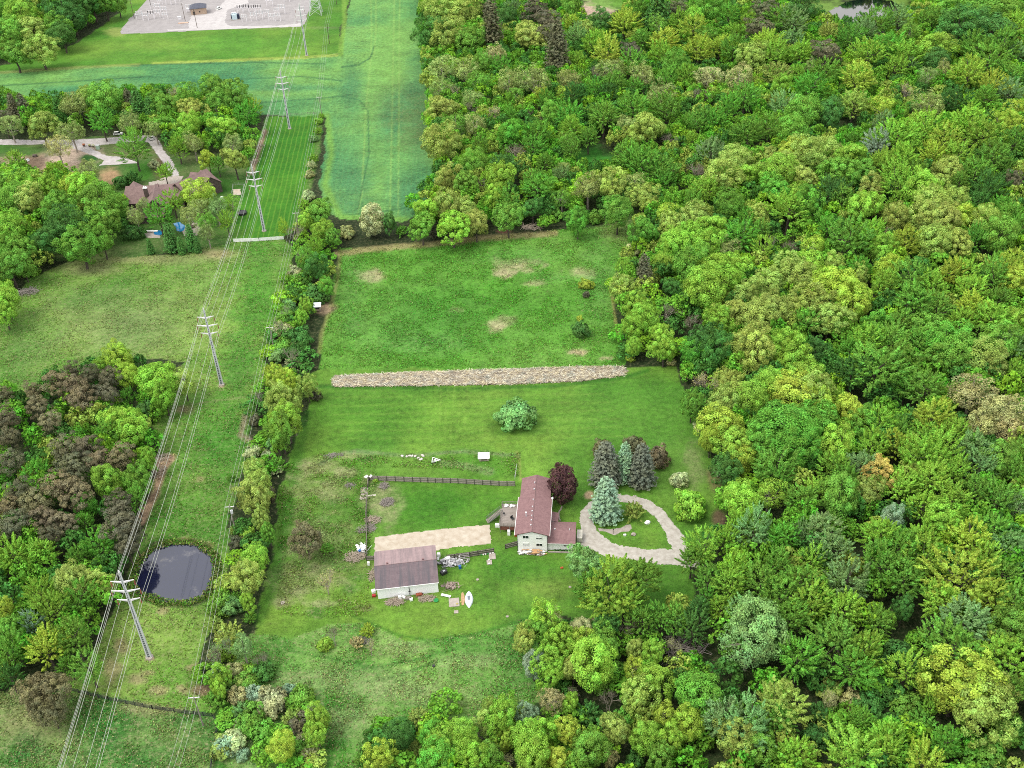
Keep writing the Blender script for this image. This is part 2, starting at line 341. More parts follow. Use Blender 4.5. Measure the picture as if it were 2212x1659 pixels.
patch(1545, 1030, 14, 26, (136, 118, 84), .8, .9); patch(1553, 1120, 14, 16, (120, 96, 78), .9, .7); patch(1272, 1068, 10, 9, (196, 172, 134), 1, .5)
stroke([(760, 1330), (860, 1372), (930, 1384), (1010, 1374), (1160, 1330)], 3, (54, 118, 24), .7, 1)
patch(1262, 1180, 34, 14, (140, 140, 92), .8, .9, (.8, .6, 0))
stroke([(300, 1215), (325, 1178), (372, 1168), (430, 1171), (464, 1193), (474, 1218), (466, 1260), (449, 1294), (404, 1308), (352, 1306), (316, 1296)], 5, (58, 84, 40), .75, .9, (.5, 1, 0), ragged=1.6)
for k_ in range(13): stroke([(705+3*k_, 850+9*k_), (1000, 846+9*k_), (1300+5*k_, 842+9*k_)], 1.6, ((72, 134, 30), (122, 168, 56))[k_ % 2], .35, 1.1, only=[6], ragged=.5)
for k_ in range(6): stroke([(940+14*k_, 838), (930+14*k_, 960)], 1.3, (128, 172, 58), .35, 1.1, only=[6])
for k_ in range(7): stroke([(1000+26*k_, 1205+8*(k_ % 2)), (985+30*k_, 1290), (960+30*k_, 1360)], 1.6, ((70, 134, 28), (120, 166, 54))[k_ % 2], .3, 1.2, only=[6])
for k_ in range(40):
    import random as _r; q_ = _r.Random(k_); patch(q_.uniform(620, 800), q_.uniform(990, 1330), q_.uniform(8, 26), q_.uniform(4, 12), ((72, 128, 40), (154, 166, 108), (120, 146, 66))[k_ % 3], q_.uniform(.4, .8), .9, (.8, .8, 0), 2.0, only=[6])
# rough meadow tracks and lush parts
for pts in [[(545, 1500), (640, 1470), (760, 1450), (880, 1430), (985, 1402)], [(560, 1520), (700, 1490), (860, 1460), (960, 1425)], [(600, 1400), (700, 1420), (840, 1450)]]:
    stroke(pts, 3, (58, 122, 40), .75, 1.1, (.1, .5, 0))
patch(1040, 1400, 120, 30, (78, 148, 48), .6, 1.2, (.15, .7, 0)); patch(1130, 1430, 50, 70, (76, 144, 54), .6, 1.2, (.2, .7, 0)); patch(620, 1430, 70, 40, (98, 152, 62), .5, 1.2)
for u, v, a, b in [(770, 1470, 110, 26), (620, 1530, 60, 60), (900, 1500, 100, 20), (870, 1400, 40, 14), (1010, 1430, 60, 14), (760, 1560, 70, 30), (560, 1620, 60, 40)]:
    patch(u, v, a, b, (152, 178, 110), .5, 1.2, (.8, .8, 0), 1.5, only=[7])
patch(60, 1560, 70, 60, (150, 150, 100), .5, 1.1, only=[8]); patch(60, 1620, 40, 30, (52, 128, 50), .7, 1.1, only=[8]); patch(240, 1570, 60, 20, (58, 128, 40), .6, 1.1, only=[8]); patch(340, 1530, 90, 14, (182, 178, 124), .5, 1, (1, .6, 0), 1.6, only=[8])
stroke([(470, 1560), (485, 1600), (470, 1670)], 12, (54, 132, 34), .7, 1)
# estate grounds
patch(90, 345, 80, 26, (196, 166, 140), 1, .6, (.2, .8, 0), 1.2); patch(150, 330, 60, 24, (206, 184, 166), 1, .6, (.2, .7, 0)); patch(70, 350, 26, 18, (120, 100, 84), .8, .7); patch(235, 380, 22, 16, (196, 158, 120), .9, .7)
patch(50, 325, 70, 12, (62, 122, 28), .9, .8, (0, .2, 0)); patch(190, 342, 24, 7, (50, 104, 40), 1, .5, (0, .2, 0)); patch(310, 370, 40, 18, (56, 124, 16), .9, .8, (0, .2, 0)); patch(345, 360, 16, 26, (112, 88, 70), .8, .8); patch(470, 400, 50, 30, (44, 108, 14), .9, .9, (0, .2, 0)); patch(500, 505, 40, 12, (90, 140, 44), .7, 1)
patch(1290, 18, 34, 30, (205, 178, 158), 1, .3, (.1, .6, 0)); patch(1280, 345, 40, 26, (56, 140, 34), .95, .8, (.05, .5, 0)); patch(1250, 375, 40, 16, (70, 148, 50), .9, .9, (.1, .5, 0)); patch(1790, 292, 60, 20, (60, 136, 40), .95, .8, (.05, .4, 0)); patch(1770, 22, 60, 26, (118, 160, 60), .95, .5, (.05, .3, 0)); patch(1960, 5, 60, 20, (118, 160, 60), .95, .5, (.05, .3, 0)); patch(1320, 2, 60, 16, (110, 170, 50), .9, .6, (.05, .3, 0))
patch(1420, 480, 70, 30, (98, 142, 62), .85, .9, (.6, .6, 0)); patch(1090, 500, 14, 4, (120, 84, 70), .9, .6)
patch(1000, 225, 160, 50, (84, 122, 56), .8, 1.2, (.4, .6, 0)); patch(960, 290, 90, 40, (92, 128, 60), .8, 1.2, (.4, .6, 0))

# ground material
_l = (col @ np.array([.25, .65, .10]))[:, None]; col = col*.92+_l*.08*np.array([1.12, 1.0, .9])
GROUND_GAIN = .94
def ground_mat(name, stripes=False):
    g = N(name); at = g.n('ShaderNodeAttribute', attribute_name='Col'); tx = g.n('ShaderNodeAttribute', attribute_name='Tex')
    sp = g.n('ShaderNodeSeparateColor'); g.L(tx.outputs['Color'], sp.inputs[0])
    n1 = g.noise(.55, 6, rough=.72); n2 = g.noise(.09, 4); n3 = g.noise(2.6, 3, rough=.7); nd = g.noise(.8, 6, rough=.8)
    amp = g.math('ADD', g.math('MULTIPLY', sp.outputs[1], 1.5), .45)
    v = g.math('ADD', g.math('MULTIPLY', g.math('SUBTRACT', n1, .5), 1.5), g.math('MULTIPLY', g.math('SUBTRACT', n3, .5), 1.5))
    v = g.math('ADD', g.math('MULTIPLY', v, amp), g.math('MULTIPLY', g.math('SUBTRACT', n2, .5), 1.1))
    f2 = g.math('MULTIPLY', g.math('MAXIMUM', g.math('ADD', v, 1.0), .2), GROUND_GAIN)
    c = g.mix(1.0, at.outputs['Color'], f2, 'MULTIPLY')
    # dead stems and thatch among the green
    k = g.math('MULTIPLY', g.math('SUBTRACT', nd, .50), 7.0); k = g.math('MULTIPLY', g.math('MINIMUM', g.math('MAXIMUM', k, 0), 1), sp.outputs[0])
    c = g.mix(k, c, lin((182, 176, 134)))
    kd = g.math('MULTIPLY', g.math('SUBTRACT', .40, nd), 6.0); kd = g.math('MULTIPLY', g.math('MINIMUM', g.math('MAXIMUM', kd, 0), .8), sp.outputs[1])
    c = g.mix(kd, c, g.mix(1.0, at.outputs['Color'], (.42, .5, .4), 'MULTIPLY'))
    if stripes:
        s = g.n('ShaderNodeSeparateXYZ'); g.L(g.pos, s.inputs[0])
        ph = g.math('ADD', s.outputs[0], g.math('MULTIPLY', s.outputs[1], .047)); ph = g.math('ADD', ph, g.math('MULTIPLY', n2, 1.2))
        wv = g.math('SINE', g.math('MULTIPLY', ph, 2*math.pi/2.3)); wv = g.math('MAXIMUM', g.math('MULTIPLY', g.math('SUBTRACT', wv, .45), 1.2), 0)
        wv = g.math('MULTIPLY', g.math('MULTIPLY', wv, sp.outputs[2]), g.math('MULTIPLY', n1, .9)); c = g.mix(g.math('MINIMUM', wv, .7), c, lin((138, 178, 66)))
    g.L(c, g.b.inputs['Base Color']); g.b.inputs['Roughness'].default_value = .95
    try: g.b.inputs['Specular IOR Level'].default_value = .15
    except Exception: pass
    h = g.math('ADD', g.math('MULTIPLY', n1, .7), g.math('MULTIPLY', n3, .3)); b = g.n('ShaderNodeBump'); b.inputs['Distance'].default_value = .7
    g.L(g.math('MULTIPLY', sp.outputs[1], .9), b.inputs['Strength']); g.L(h, b.inputs['Height']); g.L(b.outputs[0], g.b.inputs['Normal'])
    return g.m
M_GROUND = ground_mat('grass_and_soil', True)
nx, ny = len(xs), len(ys)
ix = np.arange(nx-1); iy = np.arange(ny-1); IX, IY = np.meshgrid(ix, iy); base = (IY*nx+IX).ravel()
quads = np.stack([base, base+1, base+nx+1, base+nx], 1)
zq_ = zone[base]
V0 = np.stack([gx, gy, np.zeros_like(gx)], 1)
for i, nm in enumerate(ZN):
    q = quads[zq_ == i]
    if not len(q): continue
    used, inv = np.unique(q, return_inverse=True); q2 = inv.reshape(q.shape)
    me = np_mesh(nm, V0[used], q2, [M_GROUND], {'Col': ('POINT', col[used]), 'Tex': ('POINT', tex[used])})
    tag(obj(nm, me), kind='structure')

def sheet(name, poly, mat, z, res=.3, rag=.5, rs=2.0, px=True, kind='structure', hole=None, edge=None, bulge=0.0):
    """flat sheet with a ragged natural outline, cut on a fine grid"""
    W_ = wpoly(poly) if px else poly
    x0, x1 = min(p[0] for p in W_)-rag, max(p[0] for p in W_)+rag; y0, y1 = min(p[1] for p in W_)-rag, max(p[1] for p in W_)+rag
    X = np.arange(x0, x1+res, res); Y = np.arange(y0, y1+res, res); A, B = np.meshgrid(X, Y)
    cx = A[:-1, :-1]+res/2; cy = B[:-1, :-1]+res/2
    ox = (fbm(cx, cy, rs)-.5)*2*rag; oy = (fbm(cx+51, cy+17, rs)-.5)*2*rag
    m = inpoly(cx+ox, cy+oy, W_)
    if hole is not None: m &= ~inpoly(cx+ox, cy+oy, wpoly(hole) if px else hole)
    if not m.any(): return None
    n = len(X); b = (np.arange(len(Y)-1)[:, None]*n+np.arange(n-1)[None, :])[m]
    q = np.stack([b, b+1, b+n+1, b+n], 1); used, inv = np.unique(q, return_inverse=True)
    Vv = np.stack([A.ravel()[used], B.ravel()[used], np.full(len(used), z)], 1)
    if bulge:
        d = edge_dist(Vv[:, 0], Vv[:, 1], W_, True); Vv[:, 2] += np.minimum(d*.5, bulge)*(.5+fbm(Vv[:, 0], Vv[:, 1], .7, 3))
    me = np_mesh(name, Vv, inv.reshape(q.shape), [mat], smooth=bool(bulge)); o = obj(name, me)
    return tag(o, kind=kind) if kind else o

M_GRAVEL = simple('drive_gravel', (176, 172, 164), (146, 140, 130), .7, .95, bump=.2)
M_GREYGRAVEL = simple('grey_gravel', (148, 144, 144), (132, 128, 128), .25, .95, bump=.5)
M_PALEGRAVEL = simple('pale_gravel', (176, 173, 172), (158, 154, 154), .3, .95, bump=.5)
M_SAND = simple('sand', (222, 212, 194), (192, 176, 154), .5, .95, bump=.15)
M_ASPH = simple('pale_asphalt', (176, 170, 170), (150, 144, 142), .4, .9)
M_CONC = simple('concrete', (205, 195, 186), (176, 164, 152), 1.2, .9)
M_DIRT = simple('dirt', (190, 160, 132), (140, 112, 88), .9, .95, bump=.7)
def straw_mat():
    g = N('straw'); mp = g.n('ShaderNodeMapping'); mp.inputs['Scale'].default_value = (1, 3.2, 1); g.L(g.n('ShaderNodeTexCoord').outputs['Object'], mp.inputs[0])
    a = g.noise(2.2, 6, mp.outputs[0], .8); g.L(g.ramp(a, [(.36, lin((126, 112, 92))), (.48, lin((184, 170, 150))), (.66, lin((222, 212, 192)))]), g.b.inputs['Base Color'])
    g.b.inputs['Roughness'].default_value = .95; g.bump(a, 1.0, .5); return g.m
M_STRAW = straw_mat()
def water_mat(name, base, algae, thr, ior=2.0):
    g = N(name); n = g.noise(.13, 7, rough=.68); k = g.ramp(n, [(thr, (0, 0, 0)), (thr+.10, (1, 1, 1))]); n2 = g.noise(.9, 5)
    kk = g.mix(1.0, k, g.ramp(n2, [(.4, (.1, .1, .1)), (.62, (1, 1, 1))]), 'MULTIPLY')
    g.L(g.mix(kk, lin(base), lin(algae)), g.b.inputs['Base Color']); g.L(g.ramp(kk, [(0, (.06,)*3), (1, (.55,)*3)]), g.b.inputs['Roughness'])
    g.b.inputs['IOR'].default_value = ior; return g.m
# driveway loop and turnaround
drive_out = [z6(*p) for p in [(300, 735), (240, 770), (175, 850), (152, 940), (160, 1040), (165, 1110), (120, 1150), (110, 1190), (150, 1240), (300, 1300), (420, 1350), (560, 1385), (760, 1400), (960, 1440), (1200, 1462), (1400, 1482), (1520, 1500), (1520, 1400), (1430, 1390), (1350, 1260), (1290, 1140), (1220, 1040), (1150, 960), (1090, 880), (1010, 800), (920, 750), (800, 705), (700, 685), (600, 678), (450, 690)]]
drive_in = [z6(*p) for p in [(330, 790), (290, 850), (285, 920), (305, 1010), (350, 1090), (420, 1160), (520, 1215), (650, 1250), (800, 1275), (950, 1280), (1190, 1290), (1150, 1230), (1110, 1150), (1070, 1060), (1020, 985), (950, 900), (880, 840), (800, 795), (700, 775), (600, 755), (450, 760)]]
sheet('driveway', drive_out, M_GRAVEL, .03, .2, .8, 1.1, hole=drive_in)
sheet('path', [z6(*p) for p in [(345, 1048), (480, 1062), (600, 1045), (670, 1010), (715, 1010), (722, 1050), (690, 1085), (600, 1090), (530, 1128), (490, 1115), (430, 1085), (360, 1085)]], M_CONC, .034, .15, .12, 1)
sheet('sand_strip', [z4(*p) for p in [(372, 942), (900, 876), (1412, 828), (1430, 998), (1000, 1042), (930, 1060), (380, 1300)]], M_SAND, .03, .25, .35, 1.2)
straw = sheet('straw_strip', [(718, 818), (728, 812), (900, 806), (1100, 800), (1250, 795), (1342, 794), (1352, 800), (1345, 810), (1250, 822), (1100, 829), (900, 832), (722, 834)], M_STRAW, .05, .3, 1.1, 1.2, kind='stuff', bulge=.25)
straw['label'] = 'long strip of pale flattened straw lying across the green field'; straw['category'] = 'straw'
# ponds
M_WATER = water_mat('pond_water', (26, 30, 58), (112, 110, 114), .57)
sheet('pond', [(284, 1262), (296, 1220), (330, 1184), (372, 1172), (428, 1175), (460, 1196), (470, 1218), (462, 1256), (446, 1290), (404, 1304), (352, 1302), (322, 1292), (294, 1284)], M_WATER, .06, .35, .5, 3)
sheet('far_pond', [(1765, 44), (1795, 22), (1830, 4), (1870, -4), (1925, 2), (1950, 14), (1940, 24), (1880, 50), (1800, 60)], water_mat('far_water', (14, 22, 26), (40, 60, 40), .75, 1.5), .06, 1.2, 1.0, 5)
# utility yard, roads of the estate
sheet('gravel_yard', [(259, 68), (280, 40), (318, 0), (360, -60), (690, -60), (668, 20), (660, 50), (652, 55), (560, 60), (430, 66), (340, 71), (262, 73)], M_GREYGRAVEL, .03, .9, .8, 6)
sheet('yard_road', [zn(*p) for p in [(-40, 380), (240, 372), (235, 300), (270, 190), (560, 170), (700, 10), (740, -120), (1050, -120), (1000, 40), (740, 130), (700, 290), (780, 340), (1400, 330), (1690, 300), (1690, 345), (1000, 368), (300, 392), (-40, 400)]], M_PALEGRAVEL, .05, .8, .8, 5)
sheet('estate_road', [(-60, 300), (0, 301), (100, 303), (200, 300), (290, 293), (330, 292), (345, 305), (352, 322), (372, 348), (384, 372), (388, 384), (372, 386), (362, 364), (340, 335), (322, 308), (300, 305), (230, 312), (190, 316), (228, 336), (270, 340), (300, 352), (215, 358), (225, 346), (175, 326), (150, 318), (120, 312), (0, 313), (-60, 312)], M_ASPH, .03, .6, .5, 3)
sheet('courtyard', [zm(*p) for p in [(500, 420), (600, 400), (720, 350), (830, 335), (950, 340), (900, 420), (700, 470), (560, 490), (510, 470)]], M_CONC, .04, .5, .4, 3)
sheet('pool_patio', [zm(*p) for p in [(940, 1060), (985, 960), (1120, 940), (1180, 1020), (1120, 1110), (980, 1125)]], M_CONC, .04, .4, .4, 3)
sheet('pool_terrace', [zm(*p) for p in [(440, 1085), (520, 1040), (640, 1045), (650, 1140), (520, 1145), (460, 1125)]], M_CONC, .04, .4, .2, 3)
for nm, pts in [('swimming_pool', [(820, 955), (900, 935), (975, 985), (965, 1040), (920, 1060), (870, 1050), (850, 990)]), ('swimming_pool', [(565, 1050), (650, 1045), (700, 1080), (640, 1110), (570, 1095)])]:
    o = sheet('pool_water', [zm(*p) for p in pts], simple('pool_water', (40, 150, 205), (30, 110, 170), .5, .1), .09, .35, .2, 3)
sheet('paving_slabs', [z4(*p) for p in [(248, 488), (315, 492), (308, 590), (236, 605)]], M_CONC, .05, .15, .1, 1)

# ------------------------------------------------------------ trees
def leaf_mat(name, trans=.28, var=.5):
    g = N(name); oi = g.n('ShaderNodeObjectInfo'); at = g.n('ShaderNodeAttribute', attribute_name='tone')
    c = oi.outputs['Color']
    if name == 'woodland_leaves':
        c = g.n('ShaderNodeAttribute', attribute_name='Col').outputs['Color']
    f = g.math('ADD', g.math('MULTIPLY', g.math('SUBTRACT', at.outputs['Fac'], .5), var*2), 1.0)
    bn = g.noise(.42, 3, rough=.7); c = g.mix(1.0, c, f, 'MULTIPLY')
    c = g.mix(g.ramp(bn, [(.42, (0, 0, 0)), (.62, (.55, .55, .55))]), c, g.mix(1.0, c, (1.13, 1.04, .78), 'MULTIPLY'))
    c = g.mix(g.ramp(bn, [(.34, (.5, .5, .5)), (.46, (0, 0, 0))]), c, g.mix(1.0, c, (.62, .80, .80), 'MULTIPLY'))
    hs = g.n('ShaderNodeHueSaturation'); g.L(c, hs.inputs['Color'])
    g.L(g.math('ADD', .475, g.math('MULTIPLY', at.outputs['Fac'], .05)), hs.inputs['Hue']); c = hs.outputs[0]
    d = g.n('ShaderNodeBsdfDiffuse'); t = g.n('ShaderNodeBsdfTranslucent'); m = g.n('ShaderNodeMixShader'); m.inputs[0].default_value = trans
    g.L(c, d.inputs[0]); g.L(g.mix(1.0, c, (1.04, 1.1, .8), 'MULTIPLY'), t.inputs[0]); g.L(d.outputs[0], m.inputs[1]); g.L(t.outputs[0], m.inputs[2])
    g.t.nodes.remove(g.b); g.L(m.outputs[0], g.o.inputs[0]); return g.m
M_LEAF = leaf_mat('leaves', .22, .8); M_NEEDLE = leaf_mat('needles', .08, .42); M_WOOD_LEAF = leaf_mat('woodland_leaves', .18, .7)
M_BARK = simple('bark', (112, 100, 90), (70, 62, 54), 1.5, .95); M_PALEBARK = simple('pale_bark', (168, 158, 146), (128, 118, 108), 1.5, .95)

def cards(pos, nor, size, tone, rs, elong=1.35):
    n = len(pos); nor = nor/np.maximum(1e-6, np.linalg.norm(nor, axis=1))[:, None]
    r = rs.normal(size=(n, 3)); t = np.cross(nor, r); t /= np.maximum(1e-6, np.linalg.norm(t, axis=1))[:, None]; b = np.cross(nor, t)
    s = size[:, None]; j = lambda: (1+.3*rs.uniform(-1, 1, (n, 1)))
    V = np.stack([pos-t*s*elong*.5*j(), pos-b*s*.5*j(), pos+t*s*elong*.5*j(), pos+b*s*.5*j()], 1).reshape(-1, 3)
    return V, np.arange(n*4).reshape(n, 4), tone
def unit(v): return v/np.maximum(1e-6, np.linalg.norm(v, axis=-1, keepdims=True))
def fib(n, rs, zmin=-.4):
    i = np.arange(n)+.5; z = 1-(1-zmin)*i/n; a = i*2.39996+rs.uniform(0, 6.28); q = np.sqrt(np.maximum(0, 1-z*z))
    return np.stack([np.cos(a)*q, np.sin(a)*q, z], 1)
def outline(d, rs, amp=.16):
    k = np.ones(len(d))
    for f in range(5):
        w_ = rs.normal(size=3)*(1.6+f*.7); k += amp/(1+f*.35)*np.sin(d @ w_+rs.uniform(0, 6.28))
    return k
def crown_round(seed, R=5.0, RZ=4.8, zc=9.5, lobes=48, per=85, cs=.46, lr=1.35, amp=.15, zmin=-.45, flat=1.0, inner=300):
    rs = np.random.RandomState(seed); d = unit(fib(lobes, rs, zmin)+rs.normal(size=(lobes, 3))*.10); k = outline(d, rs, amp)*rs.uniform(.74, .93, lobes)
    c = d*k[:, None]*np.array([R, R, RZ]); lrad = lr*rs.uniform(.7, 1.25, lobes)
    dd = unit(rs.normal(size=(lobes, per, 3))+d[:, None, :]*.75+np.array([0, 0, .25]))
    rad = lrad[:, None, None]*rs.uniform(.72, 1.12, (lobes, per, 1))
    p = c[:, None, :]+dd*rad*np.array([1, 1, flat]); nn = dd*.9+d[:, None, :]*.35+rs.normal(size=dd.shape)*.38
    tl = rs.uniform(.3, .7, (lobes, 1)); tone = np.clip(tl+rs.uniform(-.22, .22, (lobes, per)), 0, 1)
    p = p.reshape(-1, 3); nn = nn.reshape(-1, 3); tone = tone.ravel()
    di = unit(rs.normal(size=(inner, 3))); di[:, 2] = di[:, 2]*.7
    pi = di*rs.uniform(.25, .72, (inner, 1))*np.array([R, R, RZ]); p = np.concatenate([p, pi]); nn = np.concatenate([nn, di+rs.normal(size=di.shape)*.5])
    tone = np.concatenate([tone, rs.uniform(.2, .6, inner)])
    sz = cs*rs.uniform(.65, 1.3, len(p)); sz[-inner:] *= 1.7; p[:, 2] += zc
    return cards(p, nn, sz, tone, rs), c+np.array([0, 0, zc])
def crown_feather(seed, R=5.0, RZ=5.2, zc=9.5, spikes=66, per=64, cs=.42, L=2.3, amp=.17, zmin=-.5, up=.55, wid=.62, inner=260):
    rs = np.random.RandomState(seed); d = unit(fib(spikes, rs, zmin)+rs.normal(size=(spikes, 3))*.14); k = outline(d, rs, amp)*rs.uniform(.58, .80, spikes)
    c = d*k[:, None]*np.array([R, R, RZ]); ax = unit(d+np.array([0, 0, up])+rs.normal(size=d.shape)*.14); Ls = L*rs.uniform(.7, 1.25, spikes)
    t = rs.uniform(0, 1, (spikes, per, 1))**.8; wr = wid*(1.05-t**1.5)*rs.uniform(.3, 1.0, t.shape)
    pd = rs.normal(size=(spikes, per, 3)); pd = unit(pd-(pd*ax[:, None, :]).sum(-1, keepdims=True)*ax[:, None, :]*.8)
    p = c[:, None, :]+ax[:, None, :]*t*Ls[:, None, None]+pd*wr; nn = pd*.8+ax[:, None, :]*.45+rs.normal(size=p.shape)*.35
    tone = np.clip(rs.uniform(.32, .68, (spikes, 1))+rs.uniform(-.22, .22, (spikes, per)), 0, 1)
    p = p.reshape(-1, 3); nn = nn.reshape(-1, 3); tone = tone.ravel()
    di = unit(rs.normal(size=(inner, 3))); pi = di*rs.uniform(.25, .66, (inner, 1))*np.array([R, R, RZ])
    p = np.concatenate([p, pi]); nn = np.concatenate([nn, di+rs.normal(size=di.shape)*.5]); tone = np.concatenate([tone, rs.uniform(.2, .6, inner)])
    sz = cs*rs.uniform(.6, 1.3, len(p)); sz[-inner:] *= 1.7; p[:, 2] += zc
    return cards(p, nn, sz, tone, rs), c+np.array([0, 0, zc])
def crown_spruce(seed, R=3.2, H=13.0, z0=.8, tiers=26, cs=.36, slim=1.0):
    rs = np.random.RandomState(seed); P_, N_, T_, S_ = [], [], [], []
    for i in range(tiers):
        f = i/(tiers-1); z = z0+(H-z0)*f; rr = R*slim*min(1, 1.02*(1-f)**.40)*(.92+.16*rs.rand())+.12; nb = max(4, int(13*(1-f)+5))
        a0 = rs.uniform(0, 6.28)
        for b in range(nb):
            a = a0+6.283*b/nb+rs.uniform(-.2, .2); L = rr*rs.uniform(.82, 1.12); n = int(8+14*L/R)
            t = rs.uniform(.25, 1, n); dz = -.30*L*t+.22*L*t**2.4*1.6
            w_ = .30*(1.25-t)+.10
            x = np.cos(a)*L*t-np.sin(a)*rs.normal(size=n)*w_; y = np.sin(a)*L*t+np.cos(a)*rs.normal(size=n)*w_
            P_.append(np.stack([x, y, z+dz+rs.normal(size=n)*.12], 1)); N_.append(np.stack([np.cos(a)*.6+rs.normal(size=n)*.45, np.sin(a)*.6+rs.normal(size=n)*.45, .9+rs.normal(size=n)*.35], 1))
            T_.append(np.clip(rs.uniform(.3, .65)+(t-.6)*.45+rs.uniform(-.12, .12, n), 0, 1)); S_.append(cs*rs.uniform(.7, 1.3, n))
    return cards(np.concatenate(P_), np.concatenate(N_), np.concatenate(S_), np.concatenate(T_), rs), []
def bare_branches(mb, p, d, L, r, depth, rs, tips, spread=.55):
    q = p+d*L; mb.tube(p, q, r, r*.62, 4 if depth < 3 else 5, cap=False)
    if depth == 0: tips.append(q); return
    for i in range(3 if depth > 1 else 2):
        nd = (d+Vector((rs.gauss(0, 1), rs.gauss(0, 1), rs.gauss(0, .6)+.25))*spread).normalized()
        bare_branches(mb, p.lerp(q, rs.uniform(.55, 1)), nd, L*rs.uniform(.58, .8), r*.6, depth-1, rs, tips, spread)
def trunk_mesh(name, seed, H, zc, tips, r=.32, limbs=7, z1=None, mat=None, n=7):
    rg = random.Random(seed); mb = MB(); z1 = z1 or zc; p = [Vector((0, 0, -.3))]; 
    for i in range(1, 5): p.append(Vector((rg.uniform(-.2, .2), rg.uniform(-.2, .2), z1*i/4)))
    mb.path(p, [r*1.25, r, r*.85, r*.65, r*.4], n)
    tl = list(tips); rg.shuffle(tl)
    for q in tl[:limbs]:
        q = Vector(q); st = Vector((0, 0, z1*rg.uniform(.45, .95))); mid = st.lerp(q, .5)+Vector((0, 0, rg.uniform(-.4, .3)))
        mb.path([st, mid, q], [r*.42, r*.27, r*.10], 5)
    me = bpy.data.meshes.new(name); me.from_pydata(mb.v, [], mb.f); me.update(); me.materials.append(mat or M_BARK); return me
def leafmesh(name, data, mat, mul=None):
    (V, Q, T) = data; return np_mesh(name, V, Q, [mat], {'tone': ('FACE', T)})

PROTO = {}
def proto(kind, name, R, zc, H, crown, trunk): PROTO.setdefault(kind, []).append((name, R, zc, H, crown, trunk))
for i in range(10):
    c, t = crown_round(10+i, R=5, zc=8.6, zmin=-.75, RZ=[5.4, 5.9, 5.0, 5.6, 6.1, 5.2, 5.7, 4.9, 6.3, 5.5][i], lobes=[74, 90, 66, 80, 70, 100, 84, 60, 76, 110][i], lr=[1.15, 1.0, 1.3, 1.1, 1.25, .92, 1.05, 1.4, 1.15, .85][i], per=[150, 126, 168, 138, 156, 114, 135, 180, 147, 105][i], cs=.275, amp=[.18, .24, .16, .26, .2, .22, .28, .18, .22, .2][i])
    proto('o', 'broadleaf_tree', 5.0, 8.8, 14.4, leafmesh('crown', c, M_LEAF), trunk_mesh('trunk', i, 14, 9.5, t))
for i in range(10):
    c, t = crown_feather(30+i, spikes=[120, 140, 104, 128, 150, 110, 132, 96, 144, 118][i], L=[1.9, 1.6, 2.2, 1.9, 1.5, 2.0, 1.7, 2.4, 1.6, 2.1][i], up=[.55, .8, .4, .6, .7, .9, .5, .65, 1.0, .75][i], zc=8.6, zmin=-.75, per=98, cs=.255, RZ=[5.8, 6.2, 5.2, 5.6, 6.0, 6.3, 5.5, 5.9, 6.4, 5.7][i], wid=[.5, .45, .56, .5, .42, .5, .46, .58, .42, .5][i], amp=[.17, .22, .25, .18, .2, .26, .2, .24, .18, .22][i])
    proto('m', 'maple_tree', 5.2, 8.9, 15.2, leafmesh('crown', c, M_LEAF), trunk_mesh('trunk', 20+i, 14, 9.5, t))
for i in range(4):
    c, t = crown_round(50+i, R=4.6, RZ=4.8, zc=8.9, zmin=-.7, lobes=90, per=52, cs=.26, lr=1.0, amp=.24, inner=40)
    mb = MB(); tips = []; rg = random.Random(i)
    bare_branches(mb, Vector((0, 0, 4.5)), Vector((0, 0, 1)), 3.0, .2, 3, rg, tips, .75)
    me = trunk_mesh('trunk', 40+i, 14, 9, t, limbs=16, mat=M_PALEBARK)
    proto('s', 'sparse_tree', 5.0, 9.5, 14.5, leafmesh('crown', c, M_LEAF), me)
for i in range(3):
    c, t = crown_spruce(60+i, R=3.2, slim=[1.0, .85, .95][i]); proto('c', 'spruce_tree', 2.9, 6.5, 13, leafmesh('crown', c, M_NEEDLE), trunk_mesh('trunk', 60+i, 12, 6, [], r=.22, z1=11))
for i in range(4):
    c, t = crown_round(70+i, R=4.2, RZ=4.4, zc=10.5, lobes=40, per=105, cs=.30, lr=1.15, amp=.26, flat=.62, zmin=-.7, inner=200)
    proto('p', 'pine_tree', 4.5, 10.5, 15.4, leafmesh('crown', c, M_NEEDLE), trunk_mesh('trunk', 70+i, 15, 12, t, limbs=12, r=.26))
for i in range(3):
    rg = random.Random(80+i); mb = MB(); tips = []
    mb.tube((0, 0, -.2), (0, 0, 2.6), .26, .2, 6)
    for k in range(4): bare_branches(mb, Vector((0, 0, 2.3+.3*k)), Vector((rg.uniform(-.7, .7), rg.uniform(-.7, .7), 1)).normalized(), 3.2, .15, 4, rg, tips, .5)
    mb.v = [tuple(v) for v in mb.v]; tr = bpy.data.meshes.new('trunk'); tr.from_pydata(mb.v, [], mb.f); tr.update(); tr.materials.append(M_PALEBARK)
    rs = np.random.RandomState(80+i); tp = np.array([tuple(t) for t in tips]); tp = np.repeat(tp, 3, 0)+rs.normal(size=(len(tp)*3, 3))*.45
    c = cards(tp, rs.normal(size=tp.shape), .24*rs.uniform(.6, 1.2, len(tp)), rs.uniform(.2, .8, len(tp)), rs)
    proto('b', 'bare_tree', 4.4, 7.5, 11.5, leafmesh('crown', c, M_LEAF), tr)
